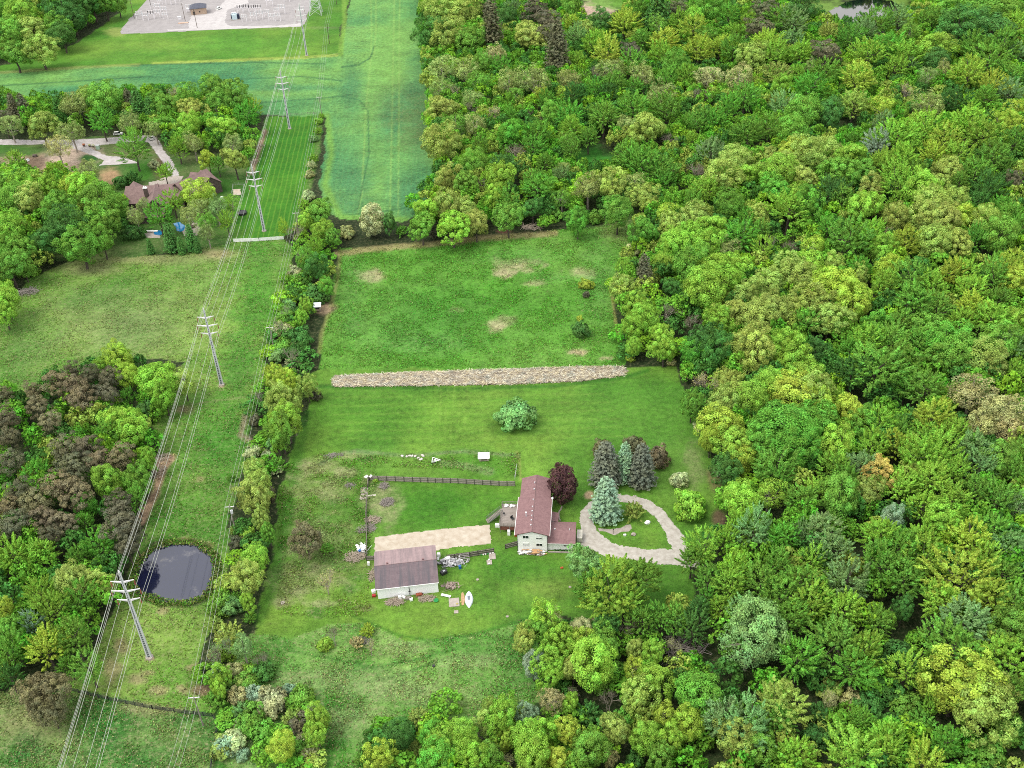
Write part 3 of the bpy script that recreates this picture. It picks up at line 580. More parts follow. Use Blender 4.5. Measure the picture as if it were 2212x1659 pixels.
for i in range(5):
    if i % 2: c, t = crown_feather(90+i, R=2.3, RZ=2.3, zc=1.5, spikes=50, per=56, cs=.27, L=1.0, wid=.34, zmin=-.5, inner=120)
    else: c, t = crown_round(90+i, R=2.4, RZ=2.3, zc=1.4, lobes=36, per=80, cs=.28, lr=.72, zmin=-.45, inner=140)
    proto('h', 'shrub', 2.5, 1.6, 3.8, leafmesh('crown', c, M_LEAF), trunk_mesh('trunk', 90+i, 3, 1.6, t, r=.1, limbs=5))
for i in range(2):
    c, t = crown_round(100+i, R=4.2, RZ=6.3, zc=6.4, lobes=70, per=100, cs=.36, lr=1.15, amp=.07, zmin=-.9, flat=1.2)
    proto('w', 'willow_tree', 4.4, 6.2, 12.8, leafmesh('crown', c, M_LEAF), trunk_mesh('trunk', 100+i, 12, 7, t, r=.35))
# willow-like small weeping hawthorn keeps the shrub form

PAL = dict(Y=(158, 190, 62), L=(136, 186, 60), G=(110, 164, 60), D=(80, 130, 62), B=(122, 166, 100), O=(152, 178, 84), T=(170, 172, 120), K=(102, 104, 84),
           V=(102, 170, 58), W=(184, 194, 146), N=(190, 178, 90), P=(88, 62, 68), S=(140, 170, 144), R=(124, 120, 94), Q=(108, 116, 102))
CW = dict(Y='yellow-green', L='lime green', G='mid green', D='dark green', B='grey-green', O='olive green', T='tan', K='dull brown', V='vivid green', W='pale cream-green', N='golden', P='dark purple', S='silvery blue-green', R='rust-brown', Q='grey-green')
NW = dict(o='round-crowned tree', m='feathery-crowned tree', s='thin-leaved tree', c='spruce', p='pine', b='nearly bare tree', h='shrub', w='tall willow-like tree')
CAT = dict(o='broadleaf tree', m='maple tree', s='thin tree', c='spruce tree', p='pine tree', b='bare tree', h='shrub', w='tree')
LANDMARKS = []      # (name, u, v) filled below
LM = [('the lower pond', 385, 1240), ('the white-walled barn', 878, 1240), ('the two-storey house', 1150, 1110), ('the gravel loop drive', 1390, 1160), ('the brown-roofed mansion', 380, 420),
      ('the nearest pylon', 300, 1330), ('the second pylon', 462, 760), ('the third pylon', 556, 430), ('the fourth pylon', 615, 215), ('the straw strip', 1040, 815), ('the hunting blind', 686, 662),
      ('the white rail fence', 560, 520), ('the far pond', 1850, 30), ('the bare dirt circle', 1288, 20), ('the black rail fence', 320, 1525), ('the utility yard', 470, 40), ('the garden trampoline', 523, 457), ('the boat', 1013, 1295)]
used_labels = {}
def tree_label(shape, colr, u, v, r):
    size = 'huge' if r > 52 else 'large' if r > 34 else 'small' if r < 17 else 'medium-sized'
    s = '%s %s %s' % (size, CW[colr], NW[shape])
    best = min(LM, key=lambda q: math.hypot(q[1]-u, (q[2]-v)*1.2)); d = math.hypot(best[1]-u, best[2]-v)
    if d < 95:
        rel = ('right of' if u > best[1] else 'left of') if abs(u-best[1]) > abs(v-best[2]) else ('beyond' if v < best[2] else 'in front of')
        a = s+' '+rel+' '+best[0]
        if a not in used_labels: used_labels[a] = 1; return a
        k = a+', %d%% across, %d%% down' % (round(100*u/IW), round(100*v/IH))
    else:
        wood = 'woods on the right' if u > 900 else 'hedgerow' if (u > 430 and v > 540) else 'woods on the left'
        k = s+' in the %s, %d%% across, %d%% down' % (wood, round(100*u/IW), round(100*v/IH))
    if k in used_labels: k = k.replace('%d%% down' % round(100*v/IH), '%.1f%% down' % (100*v/IH))
    used_labels[k] = 1; return k
TREES = []          # (x, y, radius, height) of what stands, for the filling wood
tree_rg = random.Random(11)
def grp(shape, u, v):
    if shape == 'h': return 'shrubs along the field edges'
    if u > 900: return 'trees of the woods on the right'
    if u > 430 and v > 540: return 'trees of the hedgerow'
    return 'trees of the woods on the left'
def place_tree(shape, colr, u, v, r, az=None, label=None, base=None, seed=None, tint=None):
    rg = tree_rg; pr = PROTO[shape]; nm, R0, zc0, H0, cme, tme = pr[rg.randrange(len(pr)) if seed is None else seed % len(pr)]
    h = zc0
    for _ in range(4):
        q = P(u, v, h); d = to_px(q.x, q.y, h)[2]; rm = r*d/FPX; s = rm/R0
        sz = (s if shape in 'hcw' else min(1.5, max(.45, s**.6)))*(az or 1.0); h = zc0*sz
    rt = empty(nm, (q.x, q.y, 0), rg.uniform(0, 6.283)); e_ = rg.uniform(.88, 1.14) if shape in 'omsph' and not label else 1.0; rt.scale = (s*e_, s/e_, sz*(rg.uniform(.92, 1.1) if shape in 'om' else 1))
    tag(rt, label or tree_label(shape, colr, u, v, r), CAT[shape], grp(shape, u, v))
    base_c = (142, 164, 96) if (shape, colr) == ('s', 'O') else PAL[colr]; jit = [rg.uniform(.965, 1.035) for _ in range(3)]; b = rg.uniform(.88, 1.12)
    cl = lin([min(255, c*j) for c, j in zip(base_c, jit)])
    lm = cl[0]*.25+cl[1]*.65+cl[2]*.1; cl = [v*.92+lm*.08 for v in cl]
    c = obj('crown', cme, rt); c.color = (cl[0]*b*TREE_GAIN, cl[1]*b*TREE_GAIN, cl[2]*b*TREE_GAIN*.95, 1)
    obj('trunk', tme, rt); TREES.append((q.x, q.y, rm, H0*sz)); return rt
TREE_GAIN = 1.62
TILE = {}

TILE_TXT = {
    (0, 0): """30,60,90 oG;130,90,90 oL;60,220,110 oG;210,180,120 oO;260,310,110 oO;90,340,100 oG;400,60,110 oD;350,180,100 oG;470,110,90 oD;520,60,80 oD;600,30,80 oD;680,30,70 oG;760,20,60 oG;400,230,80 oD
20,770,60 pK;90,710,50 cK;155,710,50 cK;60,800,80 sO;265,800,110 oO;380,720,45 cD;470,670,110 sO;550,640,70 oO;690,635,125 oG;660,790,90 mV;840,680,50 cK;900,700,60 cD;980,730,50 cD;1010,640,70 oG;1110,600,70 bT;1070,700,90 oG;1230,640,75 oG;1240,710,90 oO;1380,570,75 oG;1480,590,110 oG;1540,660,80 oG;1420,660,90 oG;1400,720,60 bK;1650,690,50 mY;1600,760,90 mV;1220,810,80 oL;1460,820,110 oL;1550,850,70 mV;840,790,80 sO
860,870,50 mL;870,970,105 mG;460,850,90 sO;370,950,75 sT;1150,950,75 mL;1250,920,75 sO;1350,1040,55 oY;1520,1040,85 oO;1500,930,70 sO;1410,1060,50 mG;1050,800,70 oG;1000,830,60 sO;100,1020,60 mL;130,1075,60 hW;385,1105,55 mL;570,1100,75 sO;780,1180,50 hD;860,1160,60 hD;1000,1065,35 hW;1065,1100,60 mL
60,1170,90 oG;150,1210,110 oL;100,1300,100 oG;200,1310,100 oO;330,1230,90 oL;480,1220,110 oY;390,1340,130 oG;560,1250,110 oL;650,1310,110 oG;740,1350,80 oG;600,1430,130 oG;450,1480,120 oD;700,1450,90 oG;60,1480,110 oL;150,1610,90 oG;300,1560,110 oD;520,1590,120 oG;660,1560,80 oG;20,1610,90 oG
1290,1250,95 oY;1300,1340,70 sO;1120,1300,75 mL;925,1330,60 sO;1030,1410,85 mV;880,1400,60 sO;1400,1340,75 sB;1490,1320,55 sL;1470,1440,50 mL;1220,1400,70 sO;970,1595,26 cD;1170,1590,30 cD;1275,1585,28 cD;1340,1500,60 sO;870,1510,60 hD;1100,1540,50 cD;1235,1540,45 cD;1340,1430,70 sG
2085,750,22 hL;2065,785,28 hL;2060,850,32 hL;2035,900,28 hB;2030,1030,38 hL;2020,1070,35 hW;2010,1130,32 hT;2000,1270,45 hW;1970,1330,48 hL;2075,1380,85 oG;1990,1430,60 oL;1910,1500,60 bK;2090,1490,60 oL;2150,1530,55 oG;1840,1480,40 mY;2040,1600,65 mL""",
    (1, 0): """620,60,90 oO;590,210,100 oD;700,240,90 oO;830,250,85 oG;800,60,110 oO;960,60,70 pK;975,190,80 cK;1060,110,60 oD;1110,50,60 mB;1250,60,90 pK;1330,140,90 pK;1400,330,90 cK;1320,230,80 pK;1230,230,115 oO;1500,50,70 oG;1500,150,65 mY;1530,235,70 mB;1640,290,90 mL;1580,200,60 oO;1690,140,75 oD;1830,140,105 mY;1930,90,80 mG;2050,60,90 cD;2180,70,80 pK;2060,160,85 sG;2190,150,70 mL;2090,260,100 mY;1950,250,90 mG;1880,340,75 pK;1730,350,90 mY;1530,390,60 mL;1640,460,80 bK;1760,450,90 sO;1890,430,80 mG;2080,350,90 mL;2160,430,80 oG;1960,480,100 sO;2110,510,80 mG
650,430,110 sO;800,450,110 sO;920,430,60 oG;1030,440,60 mV;1090,530,100 sO;1250,510,125 sO;1480,510,90 sO;990,250,60 bT;1000,350,80 sT;900,530,90 sG;640,570,75 sO;740,590,70 bT;850,640,70 sO;1300,610,60 sY;1510,610,75 mD;1440,600,50 sY;1330,660,65 mV;1720,610,65 mD;1640,600,60 mV;1760,540,90 mG;1900,560,55 mV;2060,610,110 sO;2110,710,105 mG;1890,700,100 mG;1700,740,105 mG;1480,750,85 mV;1360,730,65 oG
655,700,90 oO;830,690,60 bK;980,730,75 bT;740,800,85 sG;1095,750,52 mV;1200,730,45 bK;870,810,85 sO;985,900,50 oL;1100,875,88 oV;1260,870,90 mG;1250,960,65 mV;1480,910,75 sG;1490,830,80 mL;1600,880,80 mG;1850,810,75 sO;1985,840,95 oO;2140,900,65 bK;1330,800,60 hK;1130,610,60 sG
645,930,98 oO;1110,980,85 bK;900,970,55 mG;1050,1090,100 mD;860,1060,65 oG;1490,970,75 mG;1440,1090,50 sO;1320,1050,65 mG;1420,1130,55 mB;1600,1200,115 sO;1760,1210,85 oO;1030,1150,85 oL;1270,1190,110 mV;1850,1010,105 mG;1950,1060,110 mG;2085,1090,105 mG;1900,1190,85 sO;2090,1160,75 mV;1960,1260,75 oO
700,1180,78 oO;800,1190,75 oG;910,1190,60 bK;560,1370,85 oL;520,1460,75 oG;690,1360,78 oO;800,1380,75 oO;720,1460,90 oL;600,1510,48 hK;870,1450,65 oO;1070,1300,75 mG;1080,1410,75 oG;1000,1300,60 oL;1240,1340,55 oD;1380,1390,55 hG;1530,1430,65 oV;1640,1410,55 hG;1790,1390,75 oG;1430,1280,65 sG;200,1430,82 wW;310,1440,42 oD;390,1500,45 hG;40,1510,50 hT
2100,1380,85 sY;1965,1500,80 oV;2130,1460,75 oO;2160,1570,85 oL;1900,1610,50 hW""",
    (2, 0): """100,60,60 mG;60,120,60 oL;300,120,80 mV;350,200,78 mL;430,140,60 mL;200,60,90 oG;540,60,90 pK;500,190,100 pK;640,140,80 mG;720,150,85 mB;780,60,80 oD;70,210,80 mY;150,240,70 oG;100,320,105 mY;240,300,80 mY;330,330,90 mG;530,270,105 mY;460,370,85 oO;600,360,90 mL;700,260,80 mB;760,340,95 mL;850,310,60 bK;930,340,100 pK;820,430,55 sO;940,210,55 mO;1050,210,48 mD;1090,250,80 mV;1180,200,80 mB;1250,140,90 mG;1400,130,70 mB;1480,190,95 sG;1620,120,90 mG;1750,70,120 oG;1900,90,125 oG;2080,70,115 oG;1800,190,135 oD;2000,210,125 oD;2150,180,85 mL
1200,350,110 mL;1330,300,105 mV;1460,350,115 mL;1620,310,105 oL;1700,270,60 oO;1380,430,85 mL;1480,430,55 mB;1650,390,75 oD
170,490,95 sT;370,490,105 sT;120,610,75 bK;40,490,70 mL;620,480,85 mO;740,480,60 mL;930,470,85 mG;640,570,55 oL;830,570,105 mV;1130,510,115 mY;1450,580,75 bT;1600,500,75 sO;1700,450,70 sO;1850,490,105 mY;1980,410,105 mG;2060,310,115 mG;2160,340,75 mB;1890,310,90 mG;2130,480,75 mG;2000,570,80 mY;1960,630,90 mG;2110,590,85 mB;2160,700,65 sY
1110,670,105 mO;1300,690,95 sY;1430,720,55 sL;1600,670,115 sO;1770,670,85 mD;1850,700,60 mL;950,740,105 oD;780,740,88 oG;640,700,75 mB;400,640,88 mG;300,710,65 mV;100,790,88 mG;200,780,85 mV;420,870,105 mG;560,830,88 mG;700,860,75 oG;60,910,55 mL;180,970,105 mB
1300,810,85 mB;1400,880,125 mL;1580,840,125 mL;1700,910,115 mY;1260,940,75 mS;1100,900,60 mG;1850,810,125 mL;1950,890,115 mL;2050,770,70 sY;2010,1020,100 mG;2140,930,85 mG;2130,810,70 oY;1480,950,85 mL;1620,1020,88 mY;1780,1020,98 mL
730,980,98 oY;800,1030,95 oO;920,1020,98 oO;1080,1020,98 oL;650,1090,85 oO;350,1040,85 oO;560,1020,55 oO;240,1160,110 oO;390,1140,88 oL;500,1110,60 oO;620,1140,98 oL;780,1140,98 oO;1000,1120,108 oG;1150,1100,88 oG;1290,1070,98 mL;1430,1050,115 mL;1520,1120,88 mG;70,1100,90 bK;150,1240,98 mL;300,1340,75 oG;60,1310,65 mG;600,1230,88 oV;740,1260,65 oL;690,1350,115 mL;800,1340,85 oV;970,1240,108 mD;1030,1290,85 mG;1230,1210,75 oO;1400,1190,115 mL;1180,1340,98 oL;1390,1300,65 mL;1550,1240,105 oL;1700,1110,88 oO;1650,1210,65 oO;1790,1200,75 mG;1900,1110,98 mG;1990,1220,115 mD;2140,1170,65 pK;2100,1090,60 mG;2060,1340,85 mV;1930,1310,85 mD;1640,1330,98 oO;1780,1310,65 oO;1580,1410,98 oO;1800,1410,85 oY;1700,1430,88 oO;1960,1450,75 oO;2120,1410,85 mG
500,1400,55 oO;410,1410,55 mV;80,1400,85 oO;200,1470,88 oL;60,1510,88 oL;380,1530,105 mV;510,1490,55 mG;130,1590,98 oL;680,1600,60 bK;580,1570,55 bK;280,1615,85 sO;520,1625,65 mL;850,1590,75 sY;1080,1550,135 mG;940,1480,75 mV;1220,1510,85 mL;1330,1490,55 bT;1450,1570,98 mY;1380,1430,65 oO;1640,1570,95 oO;1780,1570,98 oO;1900,1550,85 mV;2050,1540,98 oG;2170,1500,75 mV;1300,1620,75 oL""",
    (2, 1): """60,70,100 oG;200,80,105 oL;330,70,90 oL;700,70,90 oO;830,60,88 oL;980,60,60 oO;1150,70,85 mV;140,210,115 oL;280,160,88 oL;430,260,88 oO;560,190,88 oO;330,360,98 oO;560,340,105 oO;480,400,98 oO;230,440,88 oL;750,150,98 oO;880,170,98 oY;850,290,115 oO;1000,210,105 oY;1100,300,108 oY;950,400,105 oO;720,360,75 oO;1140,130,55 oO;800,440,70 mV;40,290,60 mD;60,410,80 bK;150,560,85 oD;60,620,60 oV;230,630,75 oD;420,570,115 oO;480,630,105 oO;640,610,105 oL;720,690,105 oL;800,580,60 mV;860,630,60 oD
1320,180,98 mL;1480,160,108 mG;1620,200,105 mL;1500,290,125 mG;1650,340,105 mG;1330,90,75 oY;1750,130,88 mY;1830,110,98 mL;1860,220,98 mL;2010,140,98 mG;2130,70,88 mY;2150,170,85 oY;2060,270,78 mG;1880,340,98 mY;2000,410,115 mL;2150,410,75 oL;1800,440,98 mL
1270,440,75 oV;1400,440,108 mG;1350,560,125 mG;1190,570,105 mL;1080,610,75 mV;1250,730,165 mG;1090,770,105 mD;1410,690,120 mG;1520,570,98 mG;1600,490,115 oG;1720,570,115 oV;1790,630,108 oG;1650,650,88 oG;1560,860,115 mG;1450,840,75 mG;2050,570,115 oG;1950,650,105 oO;2150,610,78 mB;2000,710,75 oO;2150,750,65 mL
1880,880,175 sT;2080,990,180 sT;1950,1070,120 sT;2120,1120,110 sT
160,810,88 bT;290,800,65 oO;60,960,65 oG;120,1010,75 mG;110,1100,42 hW;260,970,105 oO;340,900,88 oO;430,930,98 oL;240,1100,105 oY;340,1210,115 oL;180,1200,55 oY;560,860,75 oL;700,870,125 oY;840,910,108 oO;780,790,108 oL;900,970,88 oY;1080,1020,98 oY;1020,950,65 mL
640,1110,155 oV;800,1070,125 oV;520,1210,125 oV;900,1100,98 oV;730,1260,115 oV;600,1380,120 mG;380,1310,75 oY;280,1380,80 oD;330,1490,42 hW;1000,1240,108 oL;1180,1100,88 oG;1280,1100,105 mL;1400,1130,98 mG;1230,1240,105 mL;1620,1050,125 mY;1580,1160,98 mL;1760,1160,98 mL;1380,1240,88 mY;1500,1310,115 mL;1640,1310,125 mL;1750,1410,108 mL;1600,1460,125 mL;1900,1250,125 mB;1940,1360,105 mB;2060,1340,98 oG;2150,1390,98 mG;1150,1360,98 mB;970,1380,85 mL;1050,1440,88 mG;1285,1420,88 oN;1200,1530,80 oO;1420,1490,108 mL;900,1510,108 mL;780,1570,115 mG;1010,1570,105 oG;560,1530,105 sL;380,1600,98 oL;620,1460,85 mV;1750,1570,115 mL;1900,1510,105 mG;2050,1570,108 mG;2160,1610,85 sB;1560,1610,105 mL;2180,1260,65 oG""",
    (2, 2): """130,230,105 mL;60,300,85 mG;370,70,95 mL;290,160,85 mL;460,140,105 mB;640,180,98 mV;760,160,75 mB;900,110,125 mB;980,240,125 mB;1350,60,65 oS;1290,160,125 mL;1400,240,135 mG;1290,340,140 mG;1540,170,115 mL;1560,310,125 mL;1430,440,125 mG;1700,60,125 oL;1850,210,125 mY;2000,140,125 mG;2100,230,108 mB;330,380,115 mL;300,490,105 mL;170,440,98 mG;510,460,125 mG;620,570,115 mG;620,340,98 mG;760,480,125 mG;830,320,88 mL;1060,450,135 mB;830,610,125 mL;720,700,125 mG;1050,650,125 mL
470,700,160 mB;430,830,175 sB;550,790,140 mB;480,780,150 oB;180,570,65 mV;100,650,75 mD;60,770,85 mD;250,610,85 mL;1000,850,155 mG;1160,910,115 mL;1100,1040,110 mV;740,970,120 mV;1260,700,90 mG;1340,700,55 sL;1430,640,55 oD;1440,1040,90 mL
1800,440,185 mY;1680,570,140 mL;1980,570,115 mY;1830,700,165 mB;1750,880,185 mG;1950,340,105 mL;2070,410,115 mG;2150,610,115 mG;2120,760,115 oG;2080,940,155 mL;2100,1170,110 mG;1780,1120,180 oY;1900,1050,115 oY;1930,1290,160 oO;2010,1190,110 oO;1600,1270,50 mL
120,1180,115 oG;640,1250,155 mO;630,1340,115 mG;260,1350,125 mB;420,1410,145 mB;350,1490,105 oO;480,1530,95 oG;30,1390,75 oY;720,1570,120 mL;950,1160,80 hO;1100,1230,80 hT;960,1210,55 sT;900,1310,85 hD;1170,1340,75 mG;1090,1570,150 mL;1320,1460,110 mL;1310,1570,100 mL;1560,1640,120 mY;1700,1500,95 mV;1850,1600,100 hG;1000,1460,95 hD;1330,1160,105 hD;1300,1010,100 hD;1400,910,100 hD;1550,1360,100 hG;2100,1410,115 hG;60,1570,75 hG;860,1460,90 hD;1200,1260,100 hD;1450,1250,100 hG;1980,1560,120 hG""",
    (1, 2): """1590,350,105 oB;1530,240,32 hV;1750,500,190 mL;1940,430,130 mG;1640,500,120 mG;1830,590,120 mL;1950,700,90 mG;2070,700,85 mG;1720,745,65 oD;1630,715,38 hT;2160,710,85 mG;1880,750,85 bK;2160,860,60 bT
1310,700,90 oL;1385,690,65 sW;1280,780,75 oG;1190,820,68 oO;1245,995,58 oS;1560,770,58 oW;1430,840,88 oL;1550,860,75 oY;1700,850,85 oG;1360,970,95 oL;1365,1060,75 oL;1500,1010,85 oO;1620,1000,115 oL;1900,890,55 oO;2010,920,55 oL;1890,1010,75 sY;2020,1080,98 oL;1920,1190,105 oO;1740,1210,65 bK;1520,1170,55 bK;1480,1240,48 oL;1370,1210,85 sT;1040,1340,105 oL;970,1260,45 oO;940,1380,65 oO;1210,1320,65 oS;1600,1310,95 hD;1070,1470,55 oY;1210,1490,88 oL;1300,1430,75 oL;1470,1430,75 oY;1230,1580,98 oL;1600,1550,105 oG;1400,1600,75 oY;1780,1420,88 oO;1970,1490,75 oL;2090,1300,85 sY;1740,1600,55 sT;1900,1620,65 hD;2130,1480,75 oL;2060,1600,75 oG;1550,1635,65 oL;640,1490,95 oL;620,1600,95 oV;780,1450,80 oL;800,1560,75 oL;500,1340,80 hO;600,1430,75 oV;370,1460,75 oD;250,1600,80 oY;130,1600,60 hG;900,1430,75 bK;960,1600,65 oG;1050,1625,70 bT;880,1620,85 oL;1170,1560,60 hG;1500,1520,80 hG;480,1560,70 hO;1690,1110,80 hG;1800,1040,80 hG;1440,1120,60 hG;1850,1330,80 hG
170,770,52 hY;100,845,50 hT;185,860,45 bT""",
    (1, 1): """1590,185,42 hY;1585,250,25 hK;1553,480,58 hD;1545,405,22 hY;1840,95,60 oL;1820,200,70 oO;1960,130,75 cK;2080,60,65 oL;1920,310,80 oL;1960,410,88 oL;1890,480,68 oL;1895,590,50 oL;2050,480,68 oL;2090,590,85 oL;1870,660,32 hY;2100,340,85 bK;2150,210,65 oD;2140,690,30 hT
1125,1035,108 hS;2182,1450,60 hW;2262,1615,108 hL""",
    (0, 1): """1990,30,60 oG;1930,110,58 hW;2050,70,75 oD;2115,200,48 oV;1960,170,65 hG;2060,250,75 hD;1890,270,58 hG;1985,320,42 oL;1850,390,58 hG;1950,400,42 oL;1830,480,58 hW;1930,540,85 hD;1830,600,75 hG;1910,630,75 hD;1890,700,55 hW
1770,775,75 oY;1850,820,75 oY;1990,850,58 oO;2040,900,45 hK;1830,940,110 oO;1860,1070,105 oL;1820,1150,95 oG;1690,910,45 bK;1800,1210,48 oL;1640,1270,55 hW;1730,1300,45 hW;1790,1390,42 hW;1640,1400,85 oO;1680,1480,100 oO;1640,1580,100 oO;1500,1500,35 bT;1500,1440,35 hG
380,820,100 pR;490,850,90 pR;470,750,60 pK;590,780,70 pK;700,790,80 pK;700,900,75 pK;210,880,60 pR;250,980,80 pR;330,1080,75 pR;520,920,98 pR;30,900,55 pR;40,1060,88 pK;60,1180,75 pK;780,670,88 oY;640,720,55 oL;830,770,80 oY;1040,790,130 oL;1190,830,70 oO;1060,910,85 oL;950,1010,88 hD;820,910,55 mV;770,1070,98 oL;860,1120,110 oL;700,1140,90 mG;510,1170,60 mV;790,1300,90 pR;960,1320,65 oL;430,1260,105 pK;560,1240,95 pK;640,1330,88 pR;480,1380,105 pK;230,1390,100 mV;80,1330,88 pK;30,1430,48 mV;700,1470,95 oL;890,1460,85 oG;880,1570,85 mG;500,1530,120 pR;380,1500,105 pR;130,1540,105 pK;240,1610,105 pR;770,1610,88 pK;560,1625,70 oV;60,1620,80 pR
60,60,105 oG;30,270,100 oL;150,70,60 oG;20,360,80 oL;200,100,50 hG""",
    (0, 2): """300,40,95 pR;420,70,88 pR;80,90,100 pK;330,160,75 pK;540,70,75 mV;640,210,105 mV;790,75,125 pK;860,140,80 pK;820,215,75 pK;250,240,115 mL;80,280,108 mL;500,280,88 mG;480,450,110 oO;640,460,95 oO;260,530,105 mL;340,640,130 mL;520,580,105 mG;220,730,75 mS;30,650,65 oY;60,770,98 oG;60,920,115 mG;60,1060,95 mD;300,880,135 mY;480,820,140 mG;580,1010,105 mG;440,980,80 mG;290,1170,140 oR;250,1250,80 oR;330,1290,85 oR
1700,50,65 oO;1600,140,55 hL;1740,140,55 oG;1640,290,85 oL;1600,430,95 oO;1600,570,60 oL;1420,600,90 hG;1620,690,48 hG;1400,730,60 hO;1480,820,115 hO;1570,860,90 sB;1400,940,55 bK;1430,1060,65 oL;1420,1140,55 oL;1690,960,55 bK;1980,170,105 oR;2110,430,80 bT;2120,240,48 hG;2100,860,52 hL;2160,790,50 bK;1550,1190,75 hT;1750,1240,105 hW;1640,1330,98 hG;1900,1350,80 hO;1700,1430,80 hG;2060,1350,78 oL;2040,1440,70 oL;1830,1520,85 oY""",
}
for tile, txt in TILE_TXT.items():
    ox, oy = {(0): 0, 1: 737.33, 2: 1474.67}[tile[0]], {0: 0, 1: 553, 2: 1106}[tile[1]]
    for e in txt.replace('\n', ';').split(';'):
        if not e.strip(): continue
        a, k = e.split(' '); x, y, r = [float(t) for t in a.split(',')]
        if tile == (1, 1) and k == 'hS': continue
        uu, vv = ox+x/3, oy+y/3; gap = min(math.hypot(uu-1280, (vv-348)*1.3), math.hypot(uu-1790, (vv-292)*1.3))
        big = k[0] in 'om' and ox > 700 and gap > 75 and not (tile == (1, 1))
        if gap < 34: continue
        place_tree(k[0], k[1], uu, vv, r/3*(1.14 if big else .95), seed=(0, 2, 4)[int(x) % 3] if tile == (1, 1) and k[0] == 'h' else None)
# the garden trees, placed one by one
def garden(shape, colr, q, rpx, az, label, seed=0):
    return place_tree(shape, colr, q[0], q[1], rpx, az, label, seed=seed)
t11 = lambda x, y: (737.33+x/3, 553+y/3)
garden('h', 'B', t11(1125, 1035), 38, .95, 'pale blue-green round tree alone on the lawn beyond the house', 0)
for o in [garden('w', 'P', t11(1435, 1480), 30, 1.15, 'dark purple-leaved beech close behind the house roof', 1)]: pass
garden('c', 'Q', t11(1715, 1345), 32, .8, 'grey-green spruce at the left of the spruce clump behind the drive', 0)
garden('c', 'S', t11(1838, 1335), 22, 1.08, 'slim bluish spruce in the middle of the spruce clump', 1)
garden('c', 'Q', t11(1950, 1355), 29, .86, 'grey-brown spruce at the right of the spruce clump', 2)
garden('h', 'R', t11(1900, 1245), 24, 1.5, 'brown bushy tree peeping out behind the spruce clump')
garden('h', 'R', t11(2045, 1310), 25, 1.2, 'low brown bush at the right end of the spruce clump', 2)
garden('h', 'R', t11(1690, 1255), 19, 1.4, 'brown bushy tree behind the left spruce of the clump', 4)
garden('c', 'S', t11(1718, 1575), 32, .82, 'big blue spruce standing inside the gravel loop drive', 2)
garden('h', 'O', (1368, 1106), 22, 1.2, 'crooked yellow-green hawthorn beside the blue spruce in the loop', 3)
# scrub of the hedgerow and of the near left corner
HEDGE = [(640, 500), (710, 480), (722, 540), (700, 620), (668, 690), (660, 780), (652, 860), (640, 930), (600, 1000), (600, 1080), (575, 1180), (550, 1260), (520, 1340), (475, 1400), (470, 1300), (500, 1200), (508, 1100), (530, 960), (548, 880), (575, 800), (590, 740), (604, 680), (622, 600)]
CORNER = [(430, 1420), (500, 1380), (560, 1440), (640, 1480), (700, 1530), (700, 1640), (480, 1655), (470, 1540)]
hr = random.Random(21); got = 0
while got < 85:
    u_, v_ = hr.uniform(430, 725), hr.uniform(480, 1655); inh = inpoly(np.array([u_]), np.array([v_]), HEDGE)[0]; inc = inpoly(np.array([u_]), np.array([v_]), CORNER)[0]
    if not (inh or inc): continue
    place_tree('h' if hr.random() < .8 else 'b', hr.choice('GGDOWTKLBHS'.replace('H', 'G')), u_, v_, hr.uniform(9, 22)*(.75+v_/3300)); got += 1

# ------------------------------------------------------------ the rest of the woods: too many to tell apart, one mass
def lowcrown(seed, R, RZ, n):
    rs = np.random.RandomState(seed); lob = 22; d = unit(fib(lob, rs, -.3)+rs.normal(size=(lob, 3))*.15); c = d*outline(d, rs, .2)[:, None]*.75*np.array([R, R, RZ])
    k = rs.randint(0, lob, n); dd = unit(rs.normal(size=(n, 3))+d[k]*.7+np.array([0, 0, .3])); p = c[k]+dd*R*.30*rs.uniform(.6, 1.15, (n, 1))
    return cards(p, dd+rs.normal(size=dd.shape)*.4, .5*rs.uniform(.6, 1.3, n), np.clip(rs.rand(lob)[k]*.4+.3+rs.uniform(-.2, .2, n), 0, 1), rs)
low = [lowcrown(200+i, 3.6, 3.4, 820) for i in range(8)]
WOODS = [[(905, -70), (912, 120), (925, 250), (945, 400), (880, 470), (1000, 488), (1180, 492), (1340, 470), (1400, 480), (1350, 560), (1325, 640), (1345, 740), (1365, 790), (1465, 795), (1500, 880), (1530, 980), (1580, 1060), (1560, 1130), (1500, 1235), (1500, 1330), (1330, 1345), (1180, 1325), (1190, 1440), (1190, 1520), (1080, 1570), (1000, 1620), (960, 1800), (2900, 1800), (2900, -70)],
         [(-500, 135), (0, 135), (90, 116), (150, 90), (200, 60), (245, 20), (290, -70), (-500, -70)],
         [(-500, 230), (150, 235), (330, 215), (540, 235), (555, 360), (480, 350), (380, 330), (330, 285), (100, 290), (-500, 290)],
         [(-500, 380), (60, 380), (180, 395), (260, 440), (275, 520), (150, 545), (20, 640), (-20, 700), (-500, 900)],
         [(-500, 880), (60, 870), (250, 790), (380, 830), (340, 950), (310, 1100), (270, 1180), (280, 1240), (250, 1320), (200, 1400), (150, 1460), (60, 1500), (-500, 1500)],
         [(480, 1560), (620, 1490), (700, 1530), (690, 1700), (480, 1700)], [(780, 1580), (960, 1530), (1000, 1640), (820, 1700)],
         [(430, 1400), (490, 1330), (540, 1400), (520, 1500), (450, 1500)]]
WOODS.append([(640, 500), (710, 480), (725, 540), (705, 620), (672, 690), (662, 780), (655, 860), (640, 930), (600, 1000), (600, 1080), (580, 1180), (555, 1260), (530, 1340), (480, 1400), (470, 1300), (498, 1200), (508, 1100), (535, 960), (552, 880), (578, 800), (590, 740), (604, 680), (622, 600)])
